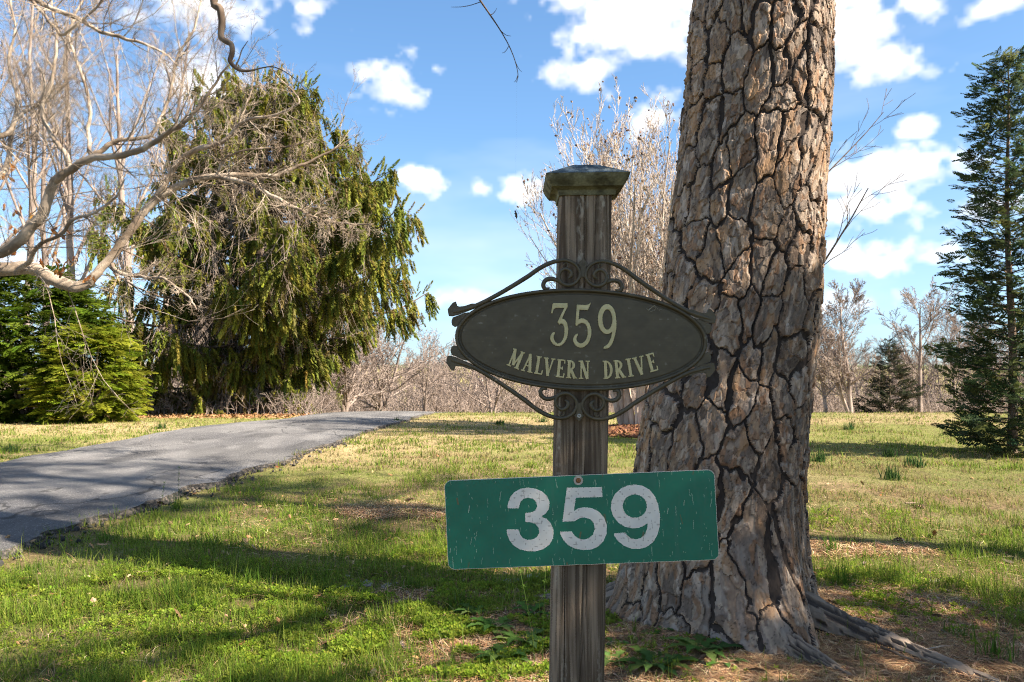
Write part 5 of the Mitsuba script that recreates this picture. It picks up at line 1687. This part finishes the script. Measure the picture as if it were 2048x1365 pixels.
LUSH = [(.08, .15, .02), (.10, .18, .025), (.06, .12, .02)]
for px, py, n, h, lb in [(250, 1205, 60, .12, 'long-bladed green grass tuft in the sun, near the left end of the trunk shadow'), (350, 1210, 70, .14, 'long-bladed grass tuft in the sun at the lower left, right of its like'), (500, 1175, 60, .12, 'bright grass tuft just below the dark shadow band at the left'), (385, 1235, 55, .12, 'sunlit grass tuft at the edge of the branch shadow'),
                         (640, 1165, 50, .11, 'grass tuft beside the grey bark chip in the lawn'), (820, 1190, 50, .12, 'spiky sunlit grass tuft between chickweed and root line'), (920, 1230, 40, .12, 'slender upright grass tuft in the chickweed'), (352, 1022, 60, .17, 'grass tuft growing at the broken driveway edge'),
                         (215, 1085, 50, .10, 'grass tuft on the bare verge at the left'), (1690, 1180, 60, .15, 'grass tuft right of the pine foot'), (1990, 1330, 60, .14, 'green grass tuft at the lower right corner'), (60, 1150, 60, .10, 'dark grass tuft in the shade at the left edge'),
                         (1660, 1110, 60, .15, 'shaded grass tuft against the right flank of the trunk'), (1600 + 320, 1290, 40, .12, 'thin grass tuft on the bare soil at the lower right')]:
    p = on_ground(px, py)
    tuft(num('grass_tuft'), lb, p[0], p[1], n, h, .0052, LUSH, px, .045)
for px, py, lb in [(1430, 935, 0), (1785, 960, 'dark green shoots standing up in the middle of the right field'), (1830, 935, 'upright blue-green shoots in the right field, second clump from the evergreen'), (1778, 915, 'clump of green shoots left of its pair in the right field'), (1640, 925, 'green shoots beside the right side of the pine trunk'), (1700, 860, 'green shoots on the far strip of the right field'),
                   (1000, 850, 'dark green clump in the dry field under the plaque'), (1085, 845, 'dark green clump in the field left of the post'), (795, 845, 'green clump at the driveway edge near the crest'), (320, 858, 'blue-green clump on the verge beyond the driveway'), (20, 905, 'green clump at the far left verge of the driveway')]:
    if lb:
        p = on_ground(px, py)
        tuft(num('grass_tuft'), lb, p[0], p[1], 70, .17 if px > 1500 else .13, .012, [(.05, .10, .03), (.07, .12, .035), (.04, .085, .03)], px + 7, .07, lie=.2)

# ------------------------------------------------------------------ chickweed and clover: low cushions of small leaves
def sprig(rng, n=9):
    V, F = [], []
    for k in range(n):
        a = k * 2.4
        el = .25 + .9 * (k / n)
        d = np.array([math.cos(a) * math.cos(el), math.sin(a) * math.cos(el), math.sin(el)])
        s__ = np.array([-math.sin(a), math.cos(a), 0])
        b = d * .25 + [0, 0, .25 * k / n]
        i0 = len(V)
        V += [b, b + d * .38 + s__ * .20, b + d * .72 + [0, 0, -.10], b + d * .38 - s__ * .20]
        F += [(i0, i0 + 1, i0 + 2), (i0, i0 + 2, i0 + 3)]
    return np.array(V), np.array(F)


rng = np.random.default_rng(111)
SPV, SPF = sprig(rng)
WEED = [(910, 1290, .52, .30, 7000), (760, 1235, .34, .16, 1500), (700, 1330, .55, .2, 2600), (420, 1160, .35, .14, 900), (130, 1180, .5, .2, 1500), (330, 1260, .6, .25, 1600), (900, 1120, .35, .22, 1500), (1005, 1340, .35, .12, 1300), (560, 1200, .3, .1, 500), (1000, 1180, .4, .12, 700), (1680, 1210, .17, .10, 700), (1740, 1170, .3, .14, 500), (1900, 1250, .5, .2, 500), (1650, 1040, .5, .2, 500)]
wx_, wy_ = [], []
for px, py, rx, ry, n in WEED:
    p = on_ground(px, py)
    q = rng.normal(size=(n, 2)) * .55
    wx_.append(p[0] + q[:, 0] * rx * 1.3)
    wy_.append(p[1] + q[:, 1] * ry * 1.6)
wx_, wy_ = np.concatenate(wx_), np.concatenate(wy_)
mk = (meshkit.fbm(np.stack([wx_, wy_, 0 * wx_], -1) * 7, 3, 23) > .45) & (np.hypot(wx_ - .84, wy_ - 3.3) > .45) & ~on_drive(wx_, wy_, .05) & (np.hypot(wx_ - .11, wy_ - 1.4) > .1)
wx_, wy_ = wx_[mk], wy_[mk]
n = len(wx_)
hz = .012 + .05 * np.clip(meshkit.fbm(np.stack([wx_, wy_, 0 * wx_], -1) * 5, 3, 24) - .25, 0, 1) * rng.uniform(.2, 1.2, n)
v, f, c = tile(SPV, SPF, np.stack([wx_, wy_, gz(wx_, wy_) + hz], -1), rot(rng.uniform(0, 6.283, n), rng.normal(0, .3, n), rng.normal(0, .3, n)), rng.uniform(.010, .024, n), pick(rng, [(.19, .27, .028), (.23, .30, .036), (.15, .23, .026), (.26, .31, .05)], n, .15))
scene['chickweed'] = mikit.ply((v, f), 'leaf_mat', color=c)
thing('chickweed', 'bright yellow-green low chickweed spreading through the lawn', 'ground cover', kind='stuff')

# broad-leaved rosettes
def rosette(key, label, x, y, n, L, col, seed, up_=.5):
    rng = np.random.default_rng(seed)
    t = np.linspace(0, 1, 9)
    V, F, C = [], [], []
    for k in range(n):
        a = k * 2.4 + rng.normal(0, .2)
        LL = L * rng.uniform(.6, 1.1)
        el = up_ * rng.uniform(.5, 1.3)
        r = LL * t * math.cos(el * .8)
        zz_ = LL * (math.sin(el) * t - .75 * math.sin(el) * t ** 2.2)
        lobes = .105 * LL * np.sin(np.pi * np.clip(t, 0, 1) ** .7) * (1 + .6 * np.cos(t * 26)) + .004
        lobes[-1] = .001
        c_, s__ = math.cos(a), math.sin(a)
        base = len(V) * 27
        for q, sg in ((0, -1), (1, 0), (2, 1)):
            V.append(np.c_[x + c_ * r - s__ * sg * lobes, y + s__ * r + c_ * sg * lobes, float(gz(x, y)) + .012 + zz_ + abs(sg) * lobes * .25])
        b0 = (len(V) - 3) * 9
        for q in range(8):
            for o in (0, 9):
                F += [(b0 + o + q, b0 + o + q + 1, b0 + o + 9 + q + 1), (b0 + o + q, b0 + o + 9 + q + 1, b0 + o + 9 + q)]
        cc = pick(rng, col, 1)[0]
        C.append(np.repeat(cc[None], 27, 0) * np.concatenate([np.ones(9), np.full(9, 1.25), np.ones(9)])[:, None])
        key2 = num(key + '__leaf')
        scene[key2] = mikit.ply((np.vstack(V[-3:]), np.array(F[-32:]) - b0), 'leaf_mat', smooth=True, color=C[-1])
    thing(key, label, 'weed')


DOCK = [(.09, .17, .04), (.12, .20, .05), (.075, .14, .04)]
for px, py, n, L, lb in [(1310, 1350, 13, .13, 'leafy green dandelion rosette at the bottom edge, nearest right of the post'), (1400, 1318, 12, .12, 'dandelion rosette at the foot of the pine, right of the bottom edge one'), (1318, 1275, 9, .06, 'small shaded weed rosette in the pine needles under the trunk'), (1225, 1345, 8, .08, 'broad-leaved weed pressed against the right side of the post foot'),
                         (1230, 1300, 6, .05, 'tiny weed right of the post, above the broad-leaved one'), (990, 1270, 12, .10, 'shaded broad-leaved weed left of the post, in the middle of the patch'), (1045, 1300, 12, .11, 'shaded broad-leaved weed nearest the left side of the post'), (1010, 1330, 10, .10, 'low broad weed between chickweed and post at the bottom'), (1060, 1240, 10, .09, 'shaded weed below the root line left of the post'),
                         (950, 1240, 10, .09, 'weed at the upper right border of the bright chickweed'), (1450, 1340, 7, .07, 'thin weed leaves in the needles right of the dandelions')]:
    p = on_ground(px, py)
    rosette(num('weed_rosette'), lb, p[0], p[1], n, L * 1.35, DOCK, px, .75)
# thin tall stalks
def stalk(key, label, px, py, h, lean, seed):
    rng = np.random.default_rng(seed)
    p = on_ground(px, py)
    t = np.linspace(0, 1, 8)
    P = np.stack([p[0] + lean * t ** 1.5, p[1] + 0 * t, p[2] + h * t], -1)
    v, f = tubes(P[None], np.full((1, 8), .0013), 4)
    tv_, tf_2 = SPV, SPF
    q = np.array([P[-1], P[-2], P[-3], P[-4]])
    v2, f2, c2 = tile(tv_, tf_2, q, rot(rng.uniform(0, 6, 4), np.zeros(4), np.zeros(4)), np.array([.018, .014, .012, .012]), np.full((4, 3), [.12, .2, .04]))
    scene[key + '__stem'] = mikit.ply((v, f), 'leaf_mat', color=np.full((len(v), 3), [.10, .17, .04]))
    scene[key + '__flower_head'] = mikit.ply((v2, f2), 'leaf_mat', color=c2)
    thing(key, label, 'weed')


stalk(num('weed_stalk'), 'thin weed stalk standing close beside the left of the post', 1085, 1345, .36, .01, 1)
stalk(num('weed_stalk'), 'thin weed stalk farther left of the post, leaning left', 1070, 1340, .33, -.05, 2)
stalk(num('weed_stalk'), 'tall thin weed stalk at the broken driveway edge', 357, 1020, .30, .0, 3)
stalk(num('weed_stalk'), 'shorter weed stalk left of the tall one at the driveway edge', 322, 1030, .22, .02, 4)

# ------------------------------------------------------------------ pine needles on the ground
rng = np.random.default_rng(121)
n = 190000
x = np.concatenate([rng.normal(.85, .75, n // 2), rng.uniform(-1.9, 2.8, n // 2)])
y = np.concatenate([rng.normal(2.9, .6, n // 2), rng.uniform(2.3, 6.4, n // 2)])
sz = straw_zone(x, y)
ok = (rng.uniform(0, 1, len(x)) < sz + .05) & (np.hypot(x - .84, y - 3.3) > .3) & ~on_drive(x, y)
x, y = x[ok], y[ok]
n = len(x)
a = rng.uniform(0, 6.283, n)
L = rng.uniform(.06, .14, n)
w = .0012 + .0008 * (y > 4)
bow = rng.normal(0, .15, n)
zc = gz(x, y) + rng.uniform(.002, .024, n)
tl = rng.normal(0, .10, n)
c_, s__ = np.cos(a), np.sin(a)
mid = np.stack([x - s__ * bow * L * .3, y + c_ * bow * L * .3, zc + .006], -1)
e0 = np.stack([x - c_ * L / 2, y - s__ * L / 2, zc - tl * L / 2], -1)
e1 = np.stack([x + c_ * L / 2, y + s__ * L / 2, zc + tl * L / 2], -1)
wv = np.stack([-s__ * w, c_ * w, 0 * w], -1)
V = np.stack([e0, mid - wv, mid + wv, e1], 1).reshape(-1, 3)
F = (np.array([(0, 1, 2), (1, 3, 2)])[None] + (np.arange(n) * 4)[:, None, None]).reshape(-1, 3)
scene['pine_needles'] = mikit.ply((V, F), 'dry_mat', color=np.repeat(pick(rng, [(.30, .165, .08), (.44, .27, .14), (.13, .07, .04), (.54, .40, .24), (.20, .11, .055)], n), 4, 0))
thing('pine_needles', 'brown carpet of fallen pine needles round the trunk', 'pine needles', kind='stuff')

# flakes shed by the pine's bark, littered round its foot
n = 1500
a, r = rng.uniform(0, 6.283, n), .45 + rng.gamma(1.6, .32, n)
x, y = .84 + r * np.cos(a), 3.2 + r * np.sin(a)
hexv = np.array([(math.cos(q * 1.0472) * (1 + .3 * math.sin(q * 5)), .55 * math.sin(q * 1.0472), z_) for z_ in (-.08, .08) for q in range(6)])
hexf = np.array([(0, 2, 1), (0, 3, 2), (0, 4, 3), (0, 5, 4), (6, 7, 8), (6, 8, 9), (6, 9, 10), (6, 10, 11)] + [t_ for q in range(6) for t_ in ((q, (q + 1) % 6, 6 + (q + 1) % 6), (q, 6 + (q + 1) % 6, 6 + q))])
v, f, c = tile(hexv, hexf, np.stack([x, y, gz(x, y) + .012], -1), rot(rng.uniform(0, 6.283, n), rng.normal(0, .25, n), rng.normal(0, .25, n)), np.clip(rng.gamma(2.5, .0055, n), .004, .035), pick(rng, [(.22, .17, .13), (.15, .11, .085), (.28, .23, .19), (.10, .075, .06), (.25, .16, .10)], n))
scene['bark_litter'] = mikit.ply((v, f), 'dry_mat', color=c)
thing('bark_litter', 'small brown bark flakes littered on the needles round the pine foot', 'bark flakes', kind='stuff')

# crumbled leaf and bark debris too small to pick apart
n = 2600
y = 2.4 * (9.0 / 2.4) ** rng.uniform(0, 1, n)
x = rng.uniform(-1, 1, n) * (.66 * y + .4)
ok = ~on_drive(x, y, -.3) & (np.hypot(x - .84, y - 3.3) > .42)
x, y = x[ok], y[ok]
n = len(x)
v, f, c = tile(LV, LF, np.stack([x, y, gz(x, y) + rng.uniform(.01, .03, n)], -1), rot(rng.uniform(0, 6.283, n), rng.normal(0, .4, n), rng.normal(0, .6, n)), rng.gamma(2.2, .009, n), pick(rng, [(.30, .17, .08), (.22, .12, .06), (.36, .25, .14), (.16, .10, .06)], n))
scene['lawn_debris'] = mikit.ply((v, f), 'dry_mat', color=c)
thing('lawn_debris', 'small brown leaf crumbs scattered through the lawn', 'debris', kind='stuff')

# ------------------------------------------------------------------ cones, bark chips, sticks, leaves
def cone(key, label, px, py, size, seed):
    rng = np.random.default_rng(seed)
    p = on_ground(px, py)
    M = rot(np.array([rng.uniform(0, 6)]), np.array([rng.uniform(-.2, .3)]), np.array([0.0]))[0]
    sc_v = np.array([(0, -.16, 0), (0, .16, 0), (.42, .2, .06), (.42, -.2, .06), (.5, 0, .13)])
    sc_f = np.array([(0, 3, 2), (0, 2, 1), (3, 4, 2)])
    n_ = 46
    k = np.arange(n_)
    t = (k + .5) / n_
    a_ = k * 2.39996
    R = .95 * np.sin(np.pi * (.12 + .82 * t)) ** .8
    pos_ = np.c_[(t - .5) * 1.9, .12 * R * np.cos(a_), .12 * R * np.sin(a_)]
    X = np.c_[.25 + .5 * t, R * np.cos(a_), R * np.sin(a_)]
    X /= np.linalg.norm(X, axis=1, keepdims=True)
    Y = np.cross(np.array([1.0, 0, 0]), X)
    Y /= np.linalg.norm(Y, axis=1, keepdims=True)
    Z_ = np.cross(X, Y)
    v, f, c = tile(sc_v, sc_f, pos_, np.stack([X, Y, Z_], -1), (.75 + .5 * R), pick(rng, [(.16, .10, .065), (.24, .16, .10), (.11, .07, .05)], n_))
    co = trimesh.creation.icosphere(subdivisions=1)
    v2 = co.vertices * [.9, .28, .28]
    v, f, c = merge_c((v, f, c), (v2, co.faces, np.full((len(v2), 3), .05)))
    v = (v * size * .5) @ M.T + p + [0, 0, size * .22]
    scene[key] = mikit.ply((v, f), 'dry_mat', color=c)
    thing(key, label, 'pine cone')


for px, py, sz_, lb in [(490, 1090, .075, 'pine cone in the sunny grass between driveway and trunk shadow'), (640, 1297, .06, 'pine cone in the grass near the bottom left'), (665, 1112, .06, 'pale pine cone in the sun above the shadow band'), (1840, 1019, .07, 'dark pine cone in the grass in the middle of the right lawn'), (1800, 1085, .06, 'pine cone in the grass of the right lawn, nearer than the other'),
                        (2036, 1060, .08, 'grey pine cone at the right edge of the picture'), (817, 1005, .07, 'pine cone on the bare needle patch left of the number sign'), (1728, 1057, .05, 'small pine cone right of the trunk')]:
    cone(num('pine_cone'), lb, px, py, sz_, px)


def chip(key, label, px, py, L, W_, az_, col, seed, cat='bark chip'):
    rng = np.random.default_rng(seed)
    p = on_ground(px, py)
    a = np.linspace(0, 2 * np.pi, 12, endpoint=False)
    out = np.c_[np.cos(a) * L / 2, np.sin(a) * W_ / 2] * (1 + .3 * (rng.uniform(0, 1, 12)[:, None] - .5))
    m = trimesh.creation.extrude_polygon(Polygon(out).buffer(0), .008, engine='earcut')
    m = m.subdivide().subdivide()
    v = np.asarray(m.vertices)
    v = v + np.c_[0 * v[:, 0], 0 * v[:, 0], .25 * L * (v[:, 0] / L) ** 2 + .006 * (meshkit.fbm(v * 120, 3, seed) - .5)]
    M = rot(np.array([az_]), np.array([.08]), np.array([.12]))[0]
    scene[key] = mikit.ply((v @ M.T + p + [0, 0, .008], m.faces), 'plate_mat', color=np.clip(np.array(col)[None] * (.6 + .8 * meshkit.fbm(v * 90, 3, seed + 1)[:, None]), .01, .8))
    thing(key, label, cat)


for px, py, L, W_, az_, col, lb in [(680, 1184, .15, .06, .5, (.21, .19, .175), 'grey curled bark chip in the lawn at the left end of the root line'), (735, 1175, .08, .05, 1.6, (.18, .165, .155), 'small grey bark chip standing right of the larger one'), (772, 1178, .07, .035, 1.2, (.19, .175, .16), 'third bark chip along the root line from the left'), (866, 1188, .04, .02, .2, (.32, .30, .28), 'small whitish bark flake on the bare soil'),
                                    (1005, 1180, .10, .05, .4, (.26, .25, .25), 'pale grey bark flake on the root line left of the post'), (1022, 1168, .09, .05, -.3, (.29, .28, .28), 'lichen-grey bark flake near the left of the post, above its neighbour'), (1070, 1158, .09, .05, .2, (.31, .30, .30), 'whitish bark flake next to the left edge of the post'), (812, 1216, .11, .025, .05, (.40, .34, .24), 'tan strip of bark lying in the grass left of the chickweed'),
                                    (915, 1262, .06, .016, -.1, (.42, .33, .24), 'small tan chip lying in the chickweed'), (1540, 1335, .05, .04, .8, (.22, .18, .15), 'dark bark chip in front of the pine foot'), (1840, 1205, .16, .04, -.35, (.34, .27, .20), 'long bark strip on the soil at the lower right'), (1870, 1168, .08, .03, .3, (.36, .30, .22), 'short bark strip in the right lawn')]:
    chip(num('bark_chip'), lb, px, py, L, W_, az_, col, px)


def stick(key, label, pxs, r, seed, mat='bark_dark'):
    P = np.array([on_ground(*q) for q in pxs])
    P[:, 2] += .012 + np.array([h_ for h_ in np.linspace(.03, .0, len(P))])
    c_ = catmull(P, 6)
    c_ = c_ + .006 * (np.stack([meshkit.fbm(np.stack([np.arange(len(c_)) * .5, np.full(len(c_), 3.3 * a), np.full(len(c_), seed)], -1), 2, seed + a) - .5 for a in range(3)], -1))
    v, f = tubes(c_[None], (r * np.linspace(1, .5, len(c_)))[None], 6)
    scene[key] = mikit.ply((v, f), mat, smooth=True)
    thing(key, label, 'stick')


stick(num('fallen_stick'), 'dark bent stick lying across the bright chickweed', [(695, 1266), (718, 1256), (735, 1268), (765, 1290), (800, 1318), (830, 1338)], .0035, 1)
stick(num('fallen_stick'), 'grey twig on the shaded soil at the lower right', [(1820, 1330), (1880, 1310), (1950, 1292)], .004, 2, 'bark_pale')
stick(num('fallen_stick'), 'thin stick running out from the right root', [(1760, 1318), (1850, 1345), (1940, 1362)], .005, 3)
stick(num('fallen_stick'), 'short broken twig in the grass right of the trunk', [(1810, 1018), (1835, 1014), (1850, 1016)], .006, 4)
stick(num('fallen_stick'), 'short brown twig on the soil right of the post', [(1232, 1250), (1250, 1232), (1262, 1225)], .003, 5)
rng = np.random.default_rng(131)
for px, py, s_l, lb in [(218, 1098, .075, 'orange-brown leaf on the verge beside the driveway'), (508, 1310, .07, 'rust-brown leaf in the grass at the bottom left'), (55, 1098, .05, 'pale dry leaf on the verge near the left edge'), (145, 1092, .04, 'small dry leaf on the bare verge'), (8, 1222, .06, 'tan leaf at the left edge in the grass'), (230, 955, .05, 'small leaf on the far strip of grass beyond the driveway'), (1760, 1000, .05, 'dry leaf in the right lawn'), (560, 940, .05, 'dry leaf at the driveway edge halfway to the crest'),
                        (1250, 1290, .05, 'brown leaf in the needles right of the post'), (1705, 1300, .06, 'tan leaf between the roots at the lower right'), (420, 1118, .05, 'dry leaf in the shade band at the left')]:
    p = on_ground(px, py)
    key = num('fallen_leaf')
    v, f, c = tile(LV, LF, p[None] + [0, 0, .03], rot(rng.uniform(0, 6.3, 1), rng.uniform(-.3, .5, 1), rng.uniform(0, 6, 1)), np.array([s_l]), pick(rng, [(.42, .20, .07), (.36, .17, .07), (.45, .32, .18)], 1))
    scene[key] = mikit.ply((v, f), 'leaf_mat', color=c)
    thing(key, lb, 'leaf')
# a dead leaf spinning on a spider's thread under the dangling twig
P0 = at(1034, 166, Yt)
P1 = at(1030, 420, Yt)
v, f = tubes(np.array([P0, P1])[None], np.full((1, 2), .0001), 3)
scene['hanging_leaf__thread'] = mikit.ply((v, f), 'straw_mat')
v, f, c = tile(LV, LF, P1[None], rot(np.array([1.2]), np.array([-1.1]), np.array([.5])), np.array([.045]), np.array([[.10, .07, .05]]))
scene['hanging_leaf__blade'] = mikit.ply((v, f), 'leaf_mat', color=c)
thing('hanging_leaf', 'dead leaf hanging from a spider thread in the sky left of the post cap', 'leaf')
